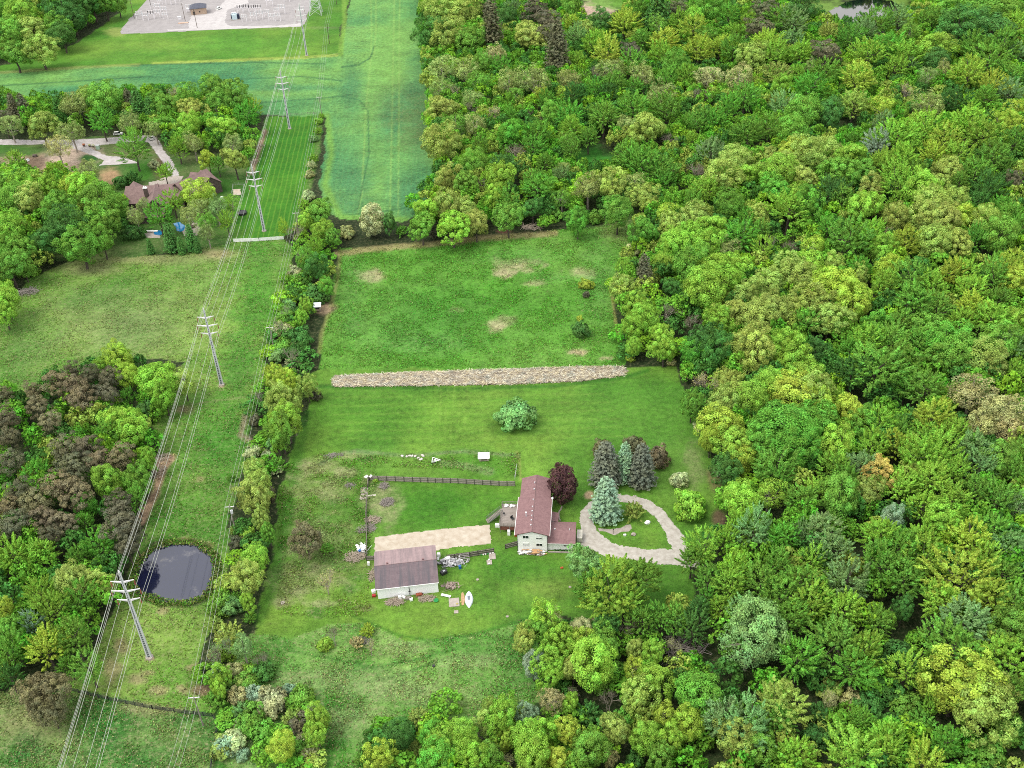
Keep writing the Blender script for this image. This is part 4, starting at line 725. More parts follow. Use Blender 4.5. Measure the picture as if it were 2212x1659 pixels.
CLEAR = [(1288, 20, 62, 46), (1285, 350, 52, 34), (1795, 290, 66, 20), (1850, 26, 120, 40), (560, 1440, 50, 30), (180, 345, 170, 42), (385, 410, 90, 50)]
rs = np.random.RandomState(3); pts = []; fill = []
DOM = (-480, 420, 95, 1000); SP = 6.2
gx_, gy_ = np.meshgrid(np.arange(DOM[0], DOM[1], SP), np.arange(DOM[2], DOM[3], SP)); fx = (gx_+rs.uniform(-2.3, 2.3, gx_.shape)).ravel(); fy = (gy_+rs.uniform(-2.3, 2.3, gy_.shape)).ravel()
fu, fv, fz = to_px(fx, fy, 0.0)
ok = np.zeros(len(fx), bool)
for wp in WOODS: ok |= inpoly(fu, fv, wp)
for (u, v, a, b) in CLEAR: ok &= ((fu-u)/a)**2+((fv-v)/b)**2 > 1
TA = np.array(TREES)
Vs, Qs, Ts, Cs = [], [], [], []; nv = 0; cnt = 0
wc = ['G', 'L', 'D', 'G', 'V', 'D', 'O', 'G']
for x, y, u, v in zip(fx[ok], fy[ok], fu[ok], fv[ok]):
    inside = -60 < u < IW+60 and -60 < v < IH+80
    dn = np.hypot(TA[:, 0]-x, TA[:, 1]-y); near = dn < TA[:, 2]*.55+1.0
    if near.any(): continue
    if not inside:
        if v < -60 and rs.rand() < .35: continue
        if u < -420 or u > 2750: continue
        H = rs.uniform(10, 15)
    else:
        nb = TA[np.argsort(dn)[:3]]; H = min(nb[:, 3].mean()*.74, 11)*rs.uniform(.75, 1.1); 
    if inpoly(np.array([u]), np.array([v]), WOODS[-1])[0]: H = rs.uniform(3.6, 5.0)
    V, Q, T = low[rs.randint(8)]; s = rs.uniform(.85, 1.25)*(1.25 if not inside else 1.0); a = rs.uniform(0, 6.28); ca, sa = math.cos(a), math.sin(a)
    hz = H-3.4; zs = min(1.3, H/6.8)
    W_ = np.stack([(V[:, 0]*ca-V[:, 1]*sa)*s+x, (V[:, 0]*sa+V[:, 1]*ca)*s+y, V[:, 2]*zs+max(H-3.6*zs, 1.4)], 1)
    Vs.append(W_); Qs.append(Q+nv); Ts.append(T); nv += len(V); cl = np.array(lin(PAL[wc[rs.randint(8)]]))*rs.uniform(.8, 1.1)*TREE_GAIN*1.0
    Cs.append(np.repeat(cl[None, :], len(Q), 0)); cnt += 1
me = np_mesh('woodland', np.concatenate(Vs), np.concatenate(Qs), [M_WOOD_LEAF], {'tone': ('FACE', np.concatenate(Ts)), 'Col': ('FACE', np.concatenate(Cs))})
o = obj('woodland', me); tag(o, 'lower green growth filling the gaps between the taller trees of the woods', 'woodland', kind='stuff')
print('woodland crowns', cnt, 'trees', len(TREES), flush=True)

# ------------------------------------------------------------ power line
M_STEEL = simple('galvanised_steel', (246, 248, 250), (232, 236, 240), 1.0, .55, .05, bump=0)
M_ARM = simple('arm_steel_white', (240, 230, 232), (206, 210, 214), 1.0, .5, .1, bump=0)
M_INS = simple('red_brown_insulator', (176, 92, 70), (130, 60, 46), 2, .4, bump=0)
M_WIRE = simple('aluminium_wire', (232, 236, 226), (214, 220, 206), 1, .5, .1, bump=0)
M_DARK = simple('dark_metal', (62, 62, 66), (40, 40, 44), 3, .5, bump=0)
M_WHITE = simple('white_paint', (246, 246, 244), (226, 226, 222), 1, .6, bump=0)
M_OLDWOOD = simple('weathered_wood', (178, 170, 160), (134, 126, 116), 2.2, .95, stretch=(1, 1, 6), bump=.5)
M_POLEWOOD = simple('brown_pole_wood', (128, 108, 94), (90, 74, 62), 1, .95)
def web_mat():
    g = N('perforated_web'); x = g.n('ShaderNodeSeparateXYZ'); g.L(g.n('ShaderNodeTexCoord').outputs['Object'], x.inputs[0])
    f = g.math('SINE', g.math('MULTIPLY', x.outputs[2], 9.0)); g.L(g.ramp(f, [(.45, lin((110, 116, 124))), (.6, lin((225, 230, 234)))]), g.b.inputs['Base Color']); return g.m
M_WEB = web_mat()
base_px = [(323, 1420), (479, 831), (570.7, 499), (625.7, 278), (662.7, 120)]
bases = [P(*b) for b in base_px]
dirn = (bases[1]-bases[0]); before = bases[0]-dirn; after = bases[4]+(bases[4]-bases[3])
line = [before]+bases+[after]
ARMS = [(26.7, 2.7), (23.6, 3.35), (20.6, 2.7)]
PH = 30.0
def pylon(loc, rz, label):
    t = empty('transmission_pole', tuple(loc), rz, label, 'power pylon', 'steel pylons of the power line')
    mb = MB(); n = 8
    for sx in (-1, 1):                      # twin flanges with a perforated web between
        mb.add([(sx*.62, -.32, 0), (sx*.30, -.32, 0), (sx*.30, .32, 0), (sx*.62, .32, 0), (sx*.22, -.13, PH), (sx*.05, -.13, PH), (sx*.05, .13, PH), (sx*.22, .13, PH)],
               [(0, 1, 2, 3), (7, 6, 5, 4), (0, 4, 5, 1), (1, 5, 6, 2), (2, 6, 7, 3), (3, 7, 4, 0)] if sx > 0 else [(3, 2, 1, 0), (4, 5, 6, 7), (1, 5, 4, 0), (2, 6, 5, 1), (3, 7, 6, 2), (0, 4, 7, 3)])
    mb.build('shaft', M_STEEL, t)
    w_ = MB()
    w_.add([(-.3, -.2, .3), (.3, -.2, .3), (.3, .2, .3), (-.3, .2, .3), (-.06, -.09, PH-.4), (.06, -.09, PH-.4), (.06, .09, PH-.4), (-.06, .09, PH-.4)], [(3, 2, 1, 0), (4, 5, 6, 7), (1, 5, 4, 0), (2, 6, 5, 1), (3, 7, 6, 2), (0, 4, 7, 3)])
    w_.build('web', M_WEB, t)
    MB().tube((0, 0, -.2), (0, 0, .35), 1.05, .95, 14).build('footing', M_CONC, t)
    for i, (h, L) in enumerate(ARMS):
        for sx in (-1, 1):
            a = MB(); x0 = .12*sx
            a.add([(x0, -.15, h-.45), (x0, .15, h-.45), (x0, .15, h+.1), (x0, -.15, h+.1), (sx*L, -.06, h+.34), (sx*L, .06, h+.34), (sx*L, .06, h+.5), (sx*L, -.06, h+.5)],
                  [(0, 1, 2, 3), (7, 6, 5, 4), (0, 4, 5, 1), (1, 5, 6, 2), (2, 6, 7, 3), (3, 7, 4, 0)] if sx < 0 else [(3, 2, 1, 0), (4, 5, 6, 7), (1, 5, 4, 0), (2, 6, 5, 1), (3, 7, 6, 2), (0, 4, 7, 3)])
            ao = a.build('crossarm', M_ARM, t)
            s = MB(); s.tube((sx*L, 0, h+.3), (sx*L, 0, h-1.5), .035, .035, 5)
            for q in range(8): s.tube((sx*L, 0, h-q*.18), (sx*L, 0, h-.09-q*.18), .15, .11, 8)
            s.build('insulator', M_INS, ao)
    MB().tube((0, 0, PH-.1), (0, 0, PH+.5), .2, .08, 8).build('peak_cap', M_ARM, t)
    return t
def copy_tree(o, parent=None):
    c = o.copy(); COL.objects.link(c); c.parent = parent
    for ch in list(o.children): copy_tree(ch, c)
    return c
rzl = math.atan2(dirn.y, dirn.x)-math.pi/2
names = ['steel pylon outside the bottom left corner of the picture', 'nearest steel pylon standing in the grass below the lower pond', 'second steel pylon standing in the wide left pasture', 'third steel pylon on the striped mown strip above the white rail fence',
         'fourth steel pylon at the far end of the mown strip', 'farthest whole steel pylon at the edge of the green crop field', 'last pylon of the row beyond the picture top']
p0 = pylon(line[1], rzl, names[1])
for i in (2, 3, 4, 5):
    c = copy_tree(p0); c.location = line[i]; c['label'] = names[i]
def catenary(pts, r, sag, name, label, group, cat='power cable', seg=14, mat=None):
    mb = MB()
    for a, b in zip(pts[:-1], pts[1:]):
        prev = None
        for i in range(seg+1):
            t = i/seg; q = a.lerp(b, t)-Vector((0, 0, 4*sag*t*(1-t)))
            if prev is not None: mb.tube(prev, q, r, r, 4, cap=False)
            prev = q
    return tag(mb.build(name, mat or M_WIRE), label, cat, group)
xa = Vector((math.cos(rzl), math.sin(rzl), 0))
side = {-1: 'left', 1: 'right'}; lev = ['top', 'middle', 'lowest']
for i, (h, L) in enumerate(ARMS):
    for sx in (-1, 1):
        catenary([q+xa*sx*L+Vector((0, 0, h-1.55)) for q in line], .038, 2.0, 'power_cable', 'pale cable hung from the %s pylon arms on the %s side' % (lev[i], side[sx]), 'cables of the pylon line')
for k, dx in (('left', -.25), ('right', .25)):
    catenary([q+xa*dx+Vector((0, 0, PH+.35)) for q in line], .028, 1.5, 'ground_wire', 'thin pale wire along the pylon tops, %s one of the two' % k, 'wires on the pylon peaks', 'power cable')
# local distribution line on thin wooden poles along the hedgerow
def wood_pole(loc, H, label, arm=1.25, trafo=False, rz=0.0, pale=False, two=False):
    t = empty('utility_pole', tuple(loc), rz, label, 'utility pole', 'wooden utility poles'); m = M_OLDWOOD if pale else M_POLEWOOD
    MB().tube((0, 0, -.2), (0, 0, H), .2, .12, 8).build('pole', m, t)
    for k in range(2 if two else 1):
        a = MB().box((0, 0, H-.5-k*1.6), (arm*2, .13, .15)).build('crossarm', M_ARM if pale else m, t)
        s = MB()
        for x in (-arm+.1, 0, arm-.1): s.tube((x, 0, H-.42-k*1.6), (x, 0, H-.12-k*1.6), .07, .05, 6)
        s.build('insulator_pins', M_WHITE, a)
    if trafo:
        c = MB().tube((.35, -.35, H-2.6), (.35, -.35, H-1.5), .36, .36, 12).build('transformer', M_STEEL, t)
        MB().tube((.35, -.35, H-1.5), (.35, -.35, H-1.2), .1, .05, 6).build('bushing', M_DARK, c)
    return t
dist = [((340, 1760), 12, 'wooden pole beyond the bottom edge'), ((418, 1504), 11, 'pale-armed utility pole above the black rail fence'), ((495, 1092), 11.5, 'utility pole with a grey transformer beside the lower pond'), ((582, 705), 11.5, 'thin utility pole in front of the dark hedgerow'),
        ((638, 458), 11.5, 'thin utility pole at the right edge of the mown strip'), ((689, 208), 11.5, 'thin utility pole where the mown strip meets the crop field'), ((706, 52), 12, 'dark double-armed utility pole at the crop corner near the yard'), ((722, -30), 12, 'far utility pole at the top edge right of the lattice tower')]
dpt = []
for k, (q, H, lb) in enumerate(dist):
    loc = P(q[0], q[1], H); loc.z = 0; dpt.append((loc, H))
    if k: wood_pole(loc, H, lb, trafo=(k == 2), rz=rzl, pale=(k in (1, 2, 3, 4, 5)), two=(k == 6))
for nm, dx in (('left', -1.15), ('middle', 0), ('right', 1.15)):
    catenary([l+Vector((dx, 0, H-.1)) for l, H in dpt], .026, 1.0, 'power_cable', 'thin %s wire on the wooden poles along the hedgerow' % nm, 'wires of the wooden pole line')

# ------------------------------------------------------------ house
def roof_mat(name, a, b, streak=None, sc=1.2):
    g = N(name); n = g.noise(sc, 6, rough=.75); c = g.ramp(n, [(.35, lin(b)), (.65, lin(a))])
    mp = g.n('ShaderNodeMapping'); mp.inputs['Scale'].default_value = (.2, 5.2, 8); g.L(g.pos, mp.inputs[0]); n3 = g.noise(1, 1, mp.outputs[0])
    c = g.mix(g.ramp(n3, [(.5, (0, 0, 0)), (.72, (.28, .28, .28))]), c, lin(tuple(v*.75 for v in b)))
    if streak:
        mp2 = g.n('ShaderNodeMapping'); mp2.inputs['Scale'].default_value = (1.5, .12, .12); g.L(g.pos, mp2.inputs[0]); n4 = g.noise(.9, 5, mp2.outputs[0])
        c = g.mix(g.ramp(n4, [(.42, (0, 0, 0)), (.66, (.95, .95, .95))]), c, lin(streak))
    g.L(c, g.b.inputs['Base Color']); g.b.inputs['Roughness'].default_value = .9; g.bump(n, .4, .04); return g.m
M_ROOF = roof_mat('red_brown_shingles', (162, 126, 126), (136, 102, 104)); M_SIDING = simple('pale_grey_siding', (236, 236, 232), (224, 225, 222), .6, .8, stretch=(.3, .3, 7), bump=0)
M_GLASS = simple('dark_window_glass', (58, 64, 72), (36, 40, 46), 1, .12, bump=0)
def gable(mb_r, x0, x1, y0, y1, he, hr, th=.16, axis='y', ridge=None):
    """two roof slopes as thin slabs; ridge along y (or x)"""
    if axis == 'y':
        xm = (x0+x1)/2 if ridge is None else ridge
        for a, b in ((x0, xm), (x1, xm)):
            vs = [(a, y0, he), (b, y0, hr), (b, y1, hr), (a, y1, he)]; vs += [(x, y, z-th) for x, y, z in vs]
            mb_r.add(vs, [(0, 1, 2, 3) if a > b else (3, 2, 1, 0), (4, 5, 6, 7) if a < b else (7, 6, 5, 4), (0, 4, 5, 1), (1, 5, 6, 2), (2, 6, 7, 3), (3, 7, 4, 0)])
    else:
        ym = (y0+y1)/2 if ridge is None else ridge
        for a, b in ((y0, ym), (y1, ym)):
            vs = [(x0, a, he), (x0, b, hr), (x1, b, hr), (x1, a, he)]; vs += [(x, y, z-th) for x, y, z in vs]
            mb_r.add(vs, [(0, 1, 2, 3) if a < b else (3, 2, 1, 0), (4, 5, 6, 7) if a > b else (7, 6, 5, 4), (0, 4, 5, 1), (1, 5, 6, 2), (2, 6, 7, 3), (3, 7, 4, 0)])
def gwall(mb, x0, x1, y0, y1, z0, he, hr, axis='y'):
    """closed walls with gable ends"""
    if axis == 'y':
        xm = (x0+x1)/2; pr = [(x0, z0), (x1, z0), (x1, he), (xm, hr), (x0, he)]; vs = [(x, y0, z) for x, z in pr]+[(x, y1, z) for x, z in pr]
    else:
        ym = (y0+y1)/2; pr = [(y0, z0), (y1, z0), (y1, he), (ym, hr), (y0, he)]; vs = [(x1, y, z) for y, z in pr]+[(x0, y, z) for y, z in pr]
    mb.add(vs, [(0, 1, 2, 3, 4), (9, 8, 7, 6, 5)]+[((i+1) % 5, i, 5+i, 5+(i+1) % 5) for i in range(5)])
def window(par, x0, x1, z0, z1, y, m=M_WHITE, blind=False):
    f = MB(); t = .09
    f.span(x0-t, x1+t, y-.07, y+.02, z0-t, z0); f.span(x0-t, x1+t, y-.07, y+.02, z1, z1+t); f.span(x0-t, x0, y-.07, y+.02, z0, z1); f.span(x1, x1+t, y-.07, y+.02, z0, z1)
    f.span((x0+x1)/2-.03, (x0+x1)/2+.03, y-.05, y+.02, z0, z1); w_ = f.build('window', m, par)
    MB().span(x0, x1, y-.02, y+.02, z0, z1).build('pane', M_GLASS, w_)
    if blind: MB().span(x0+.05, x1-.05, y-.04, y-.025, z0+(z1-z0)*.35, z1-.08).build('blind', M_WHITE, w_)
    return w_
HA = math.radians(-6.0)
H0 = P(*z5(640, 1255)); H0.z = 0
house = empty('house', tuple(H0), HA, 'two-storey house with pale grey walls and a long red-brown shingle roof', 'house')
wl = MB(); gwall(wl, 0, 7.95, 0, 14.6, 0, 6.15, 7.45); gwall(wl, .4, 7.6, 14.6, 22.8, 0, 6.05, 7.3); wl.span(7.95, 14.9, .7, 8.2, 0, 2.95)
wl.add([(14.9, .7, 2.95), (14.9, 8.2, 2.95), (14.9, 4.5, 4.3), (7.95, .7, 2.95), (7.95, 8.2, 2.95), (7.95, 4.5, 4.3)], [(0, 1, 2), (3, 5, 4), (0, 2, 5, 3), (1, 4, 5, 2)])
wl.span(7.95, 10.3, 8.2, 12.0, 0, 2.9); wl.build('wall', M_SIDING, house)
rf = MB(); gable(rf, -.75, 8.7, -.35, 14.9, 6.2, 7.65); gable(rf, -.35, 8.2, 14.9, 23.2, 6.02, 7.47); roof = rf.build('roof', M_ROOF, house)
MB().span(-.86, -.72, -.3, 14.9, 6.02, 6.16).build('gutter', M_WHITE, house); MB().span(8.66, 8.8, -.3, 14.9, 6.02, 6.16).build('gutter', M_WHITE, house); MB().span(8.06, 15.6, .06, .14, 2.86, 2.98).build('gutter', M_WHITE, house); rc = MB(); rc.tube((3.97, -.35, 7.64), (3.97, 14.9, 7.64), .1, .1, 5); rc.tube((3.93, 14.9, 7.46), (3.93, 23.2, 7.46), .1, .1, 5); rc.build('ridge_cap', simple('ridge_shingle', (150, 120, 120), None, 2, .9), roof)
rg_ = MB(); gable(rg_, 8.05, 15.6, .2, 8.75, 3.0, 4.5, axis='x'); 
vs = [(8.02, 8.75, 3.55), (10.6, 8.75, 2.95), (10.6, 12.4, 2.95), (8.02, 12.4, 3.55)]; vs += [(x, y, z-.16) for x, y, z in vs]
rg_.add(vs, [(0, 1, 2, 3), (7, 6, 5, 4), (0, 4, 5, 1), (1, 5, 6, 2), (2, 6, 7, 3), (3, 7, 4, 0)]); groof = rg_.build('roof', M_ROOF, house); groof['label'] = 'lower garage roof of red-brown shingles'
tr = MB()
for (a, b, c_, d, h1, h2, y) in ((-.75, 3.97, 8.7, 0, 6.2, 7.65, -.37),):
    for p, q, hp, hq in ((a, b, h1, h2), (c_, b, h1, h2)):
        tr.add([(p, y, hp-.2), (q, y, hq-.2), (q, y, hq+.02), (p, y, hp+.02), (p, y+.06, hp-.2), (q, y+.06, hq-.2), (q, y+.06, hq+.02), (p, y+.06, hp+.02)], [(0, 1, 2, 3), (7, 6, 5, 4), (3, 2, 6, 7), (0, 4, 5, 1), (0, 3, 7, 4), (1, 5, 6, 2)])
tr.span(8.06, 15.6, .12, .2, 2.82, 3.0); tr.build('fascia', simple('brown_trim', (120, 84, 80), None, 2, .8, bump=0), house)
for yy in (2.2, 4.1, 5.9, 7.7, 9.5, 12.4, 14.6+2.2, 14.6+5):
    v = MB().tube((3.55, yy, 7.4), (3.55, yy, 7.85), .14, .17, 8); v.build('roof_vent', M_STEEL, roof)
for xx in (9.9, 13.9): MB().tube((xx, 4.15, 4.25), (xx, 4.15, 4.72), .15, .17, 8).build('roof_vent', M_STEEL, groof)
fl = MB().tube((2.0, 6.2, 6.9), (2.0, 6.2, 8.5), .13, .13, 8).build('flue_pipe', M_STEEL, roof); MB().tube((2.0, 6.2, 8.5), (2.0, 6.2, 8.75), .26, .1, 10).build('flue_cap', M_WHITE, fl)
di = MB().tube((8.65, 14.4, 6.1), (8.65, 14.4, 6.6), .04, .04, 6); di.tube((8.65, 14.35, 6.65), (8.75, 14.2, 6.75), .1, .34, 12); di.build('satellite_dish', M_WHITE, roof)
window(house, 1.45, 3.0, 4.75, 5.75, -.0); window(house, 5.05, 6.6, 4.65, 5.7, -.0, blind=True); window(house, 1.45, 3.0, 2.15, 3.1, -.0, blind=True); window(house, 5.05, 6.6, 2.1, 3.0, -.0)
window(house, 12.4, 13.7, 1.55, 2.0, .7)
dr = MB().span(8.5, 9.35, .62, .72, .25, 2.35).build('door', M_WHITE, house); MB().box((9.22, .59, 1.25), (.05, .06, .14)).build('handle', M_DARK, dr)
MB().span(14.9, 15.0, 1.6, 6.4, .1, 2.3).build('garage_door', M_WHITE, house)
MB().span(8.2, 15.2, -.35, .0, 0, .28).build('planter_wall', M_CONC, house)
dp = MB(); dp.tube((8.05, -.1, 0), (8.05, -.1, 5.9), .05); dp.tube((-.1, -.1, 0), (-.1, -.1, 5.9), .05); dp.build('downspout', M_DARK, house)
# deck with stair
dk = empty('deck', tuple(H0), HA, 'raised grey wooden deck with a stair on the left side of the house', 'deck')
MB().span(-5.6, -.12, 6.9, 15.9, 2.42, 2.6).build('floor', simple('grey_decking', (184, 174, 166), (138, 128, 118), 1.6, .95, stretch=(.4, 5, 1)), dk)
for x in (-5.5, -2.9, -.35):
    for y in (7.0, 11.4, 15.8): MB().span(x-.08, x+.08, y-.08, y+.08, 0, 2.42).build('post', M_OLDWOOD, dk)
rl = MB()
def rail(mb, a, b, z0, z1=None, h=1.0, n=None):
    z1 = z0 if z1 is None else z1; a = Vector((a[0], a[1], z0)); b = Vector((b[0], b[1], z1)); n = n or max(2, int((b-a).length/.18)); up = Vector((0, 0, h))
    mb.tube(a+up, b+up, .06, .06, 4); mb.tube(a+Vector((0, 0, .12)), b+Vector((0, 0, .12)), .035, .035, 4)
    for i in range(n+1): q = a.lerp(b, i/n); mb.tube(q, q+up, .022 if i % 6 else .055, None, 4, cap=False)
rail(rl, (-5.55, 15.85), (-.3, 15.85), 2.6); rail(rl, (-5.55, 6.95), (-.3, 6.95), 2.6); rail(rl, (-5.55, 6.95), (-5.55, 12.2), 2.6); rail(rl, (-5.55, 14.2), (-5.55, 15.85), 2.6)
rl.build('railing', M_OLDWOOD, dk)
st = MB(); A_, B_ = Vector((-5.6, 13.2, 2.5)), Vector((-9.5, 11.2, .15)); sd_ = Vector((-.46, .89, 0))
for i in range(13): q = A_.lerp(B_, i/12); st.box(tuple(q), (.34, 1.7, .05), math.atan2(B_.y-A_.y, B_.x-A_.x))
sr = st.build('stair', simple('grey_decking', (184, 174, 166), (138, 128, 118), 1.6, .95, stretch=(.4, 5, 1)), dk)
rr_ = MB()
for s_ in (-.85, .85): p_ = A_+sd_*s_; q_ = B_+sd_*s_; rail(rr_, p_[:2], q_[:2], p_.z, q_.z); rr_.tube(p_, q_, .1, .1, 4)
rr_.build('stair_railing', simple('green_grey_rail', (150, 158, 150), (120, 126, 118), 2, .9), dk)
MB().span(-5.5, -.2, 7.02, 7.1, .9, 2.3).build('skirting', simple('red_brown_boards', (150, 92, 74), (110, 62, 50), 3, .9), dk)
def lp(x, y, z=0.0):
    """house-local point to the ground frame"""
    return (H0.x+math.cos(HA)*x-math.sin(HA)*y, H0.y+math.sin(HA)*x+math.cos(HA)*y, z)
def thing(name, loc, rz, label, cat, parts, group=None):
    """parts: [(name, MB, material, smooth)]; one part becomes the thing itself"""
    if len(parts) == 1:
        o = parts[0][1].build(name, parts[0][2], None, parts[0][3] if len(parts[0]) > 3 else False); o.location = loc; o.rotation_euler = (0, 0, rz); return tag(o, label, cat, group)
    t = empty(name, loc, rz, label, cat, group)
    for p in parts: p_o = p[1].build(p[0], p[2], t, p[3] if len(p) > 3 else False)
    return t
def bag(n, seed, spread, r, z=0): 
    mb = MB(); rg = random.Random(seed)
    for i in range(n): mb.blob((rg.uniform(-spread[0], spread[0]), rg.uniform(-spread[1], spread[1]), z+r*.6), (r*rg.uniform(.7, 1.2), r*rg.uniform(.6, 1), r*rg.uniform(.5, .9)), seed+i)
    return mb
thing('cushion_pile', lp(-3.4, 14.9, 2.6), HA, 'white padded cushions heaped at the back of the deck', 'cushions', [('cushions', bag(7, 3, (1.2, .35), .42), M_WHITE, True)])
cm = MB(); cm.box((0, 0, .45), (.8, .8, .08)); cm.box((0, .38, .85), (.8, .08, .8), rx=.2)
for sx in (-.35, .35):
    for sy in (-.35, .35): cm.tube((sx, sy, 0), (sx, sy, .45), .03)
thing('patio_chair', lp(-2.2, 9.6, 2.6), HA+.7, 'dark patio chair in the middle of the deck', 'chair', [('seat', cm, M_DARK)])
thing('grill', lp(-4.7, 11.2, 2.6), 0, 'small dark kettle grill on the left of the deck', 'grill', [('bowl', MB().blob((0, 0, .75), (.33, .33, .3), 1), M_DARK, True), ('legs', MB().tube((.2, 0, 0), (0, 0, .6), .025).tube((-.15, .17, 0), (0, 0, .6), .025).tube((-.15, -.17, 0), (0, 0, .6), .025), M_STEEL)])
thing('storage_box', lp(-6.3, 9.3), HA, 'white storage box on the grass below the deck stair', 'box', [('box', MB().box((0, 0, .4), (1.5, .8, .8)), M_WHITE), ('lid', MB().box((0, 0, .86), (1.6, .9, .1)), M_WHITE)])
thing('fridge', lp(-3.0, 6.2), HA, 'white fridge standing in front of the deck', 'fridge', [('cabinet', MB().box((0, 0, .8), (.75, .7, 1.6)), M_WHITE), ('door', MB().box((0, -.38, .8), (.7, .06, 1.5)), M_WHITE)])
thing('gas_can', lp(-1.1, 5.7), HA, 'red container beside the house corner under the deck', 'container', [('can', MB().box((0, 0, .35), (.6, .45, .7)), simple('red_plastic', (205, 40, 40), None, 1, .5)), ('cap', MB().tube((.15, 0, .7), (.15, 0, .85), .08), M_DARK)])
# stacked boards under the front windows
rgx = random.Random(4)
lum = [MB(), MB(), MB()]
for i in range(70):
    k = rgx.choice([0, 0, 0, 1, 2]); lum[k].box((rgx.uniform(.8, 7.2), rgx.uniform(-1.5, -.2), rgx.uniform(.08, 1.0)), (rgx.uniform(.5, 2.2), rgx.uniform(.15, .5), .07), rgx.uniform(-.5, .5), rgx.uniform(-.2, .3), rgx.uniform(-.25, .25))
lum[1].box((4.9, -1.0, 1.05), (2.1, 1.25, .08), .05, .22)
t = thing('board_pile', tuple(lp(0, 0)), HA, 'long heap of white boards and plywood below the front windows of the house', 'board pile', [('white_boards', lum[0], M_WHITE), ('plywood', lum[1], simple('plywood', (226, 180, 130), (206, 158, 108), 1.5, .85)), ('grey_boards', lum[2], M_OLDWOOD)])
for k, (x, y, r) in enumerate([(14.9, -.6, 1.15)]):
    pass
q5 = lambda x, y: z5(x, y)
place_tree('h', 'G', *z5(1370, 1225), 9, .95, 'dark clipped bush at the right front corner of the garage', seed=0)
for k in range(6):
    place_tree('h', 'D', *z5(1095+k*36, 1250), 3.2, .8, 'low plants in the bed along the garage front, number %d from the left' % (k+1) if False else ['leftmost', 'second', 'third', 'fourth', 'fifth', 'rightmost'][k]+' low plant in the bed along the garage front', seed=k)
tk = MB().box((0, 0, 1.1), (1.5, 4.4, 1.7)); 
thing('cargo_trailer', lp(16.6, 5.3), HA, 'cream-white covered trailer parked at the garage side by the drive', 'trailer', [('body', MB().box((0, 0, 1.15), (1.5, 3.4, 1.5)), simple('cream_paint', (240, 236, 220), None, 1, .5, bump=0)), ('wheel', MB().tube((-.8, 0, .32), (-.65, 0, .32), .32, .32, 14), M_DARK), ('wheel', MB().tube((.65, 0, .32), (.8, 0, .32), .32, .32, 14), M_DARK), ('hitch', MB().tube((0, -1.7, .4), (0, -2.6, .35), .05), M_DARK)])
wr = MB(); prev = None
for i, p in enumerate([(1185, 705), (1175, 740), (1150, 770), (1145, 800), (1150, 850), (1165, 885)]):
    q = P(*z5(*p)); 
    if prev: wr.tube(prev+Vector((0, 0, .15)), q+Vector((0, 0, .15)), .22, .22, 5)
    prev = q
tag(wr.build('stone_edging', M_CONC), 'thin pale curb winding from the beech to the garage', 'curb')

# ------------------------------------------------------------ barn
BA = math.radians(5.4); B0 = P(*z8(462, 1103)); B0.z = 0
barn = empty('barn', tuple(B0), BA, 'long barn with a white front wall and a stained pinkish-brown roof', 'barn')
wm = MB(); gwall(wm, .15, 15.9, .25, 13.4, 0, 3.95, 5.35, axis='x'); wm.build('wall', simple('white_metal_siding', (250, 250, 250), (238, 240, 240), .5, .6, stretch=(9, .3, .3), bump=0), barn)
rm = MB(); vs = [(-.25, -.15, 4.0), (16.2, -.15, 4.0), (16.2, 6.8, 5.5), (-.25, 6.8, 5.5)]; vs += [(x, y, z-.14) for x, y, z in vs]
rm.add(vs, [(0, 1, 2, 3), (7, 6, 5, 4), (0, 4, 5, 1), (1, 5, 6, 2), (2, 6, 7, 3), (3, 7, 4, 0)]); r1 = rm.build('roof', roof_mat('darker_streaked_shingles', (136, 120, 124), (116, 100, 106), (100, 96, 102), .9), barn); r1['label'] = 'darker streaked front slope of the barn roof'  # front slope in darker tones than the rear one, with dark streaks
rm = MB(); vs = [(-.25, 13.75, 4.0), (-.25, 6.8, 5.5), (16.2, 6.8, 5.5), (16.2, 13.75, 4.0)]; vs += [(x, y, z-.14) for x, y, z in vs]
rm.add(vs, [(3, 2, 1, 0), (4, 5, 6, 7), (0, 1, 5, 4), (1, 2, 6, 5), (2, 3, 7, 6), (3, 0, 4, 7)]); r2 = rm.build('roof', roof_mat('paler_streaked_shingles', (186, 162, 162), (170, 146, 148), (146, 130, 132), .9), barn); r2['label'] = 'paler rear slope of the barn roof'
MB().span(-.25, 16.2, -.28, -.16, 3.82, 3.96).build('gutter', M_WHITE, barn); MB().tube((-.25, 6.8, 5.5), (16.2, 6.8, 5.5), .1, .1, 5).build('ridge_cap', simple('barn_ridge', (160, 134, 136), None, 2, .9), r2)
for x in (3.2, 12.6): MB().tube((x, 7.35, 5.2), (x, 7.35, 5.75), .22, .26, 8).build('roof_vent', M_ROOF, r2)
dpp = MB().span(8.35, 8.5, .02, .14, .1, 3.5); dpp.span(8.1, 8.8, .02, .12, 1.6, 1.7); dpp.build('vent_pipe', M_DARK, barn)
for x, z in ((6.3, 3.3), (7.2, 3.4), (9.3, 3.5)): MB().box((x, .18, z), (.22, .12, .18)).build('wall_light', M_OLDWOOD, barn)
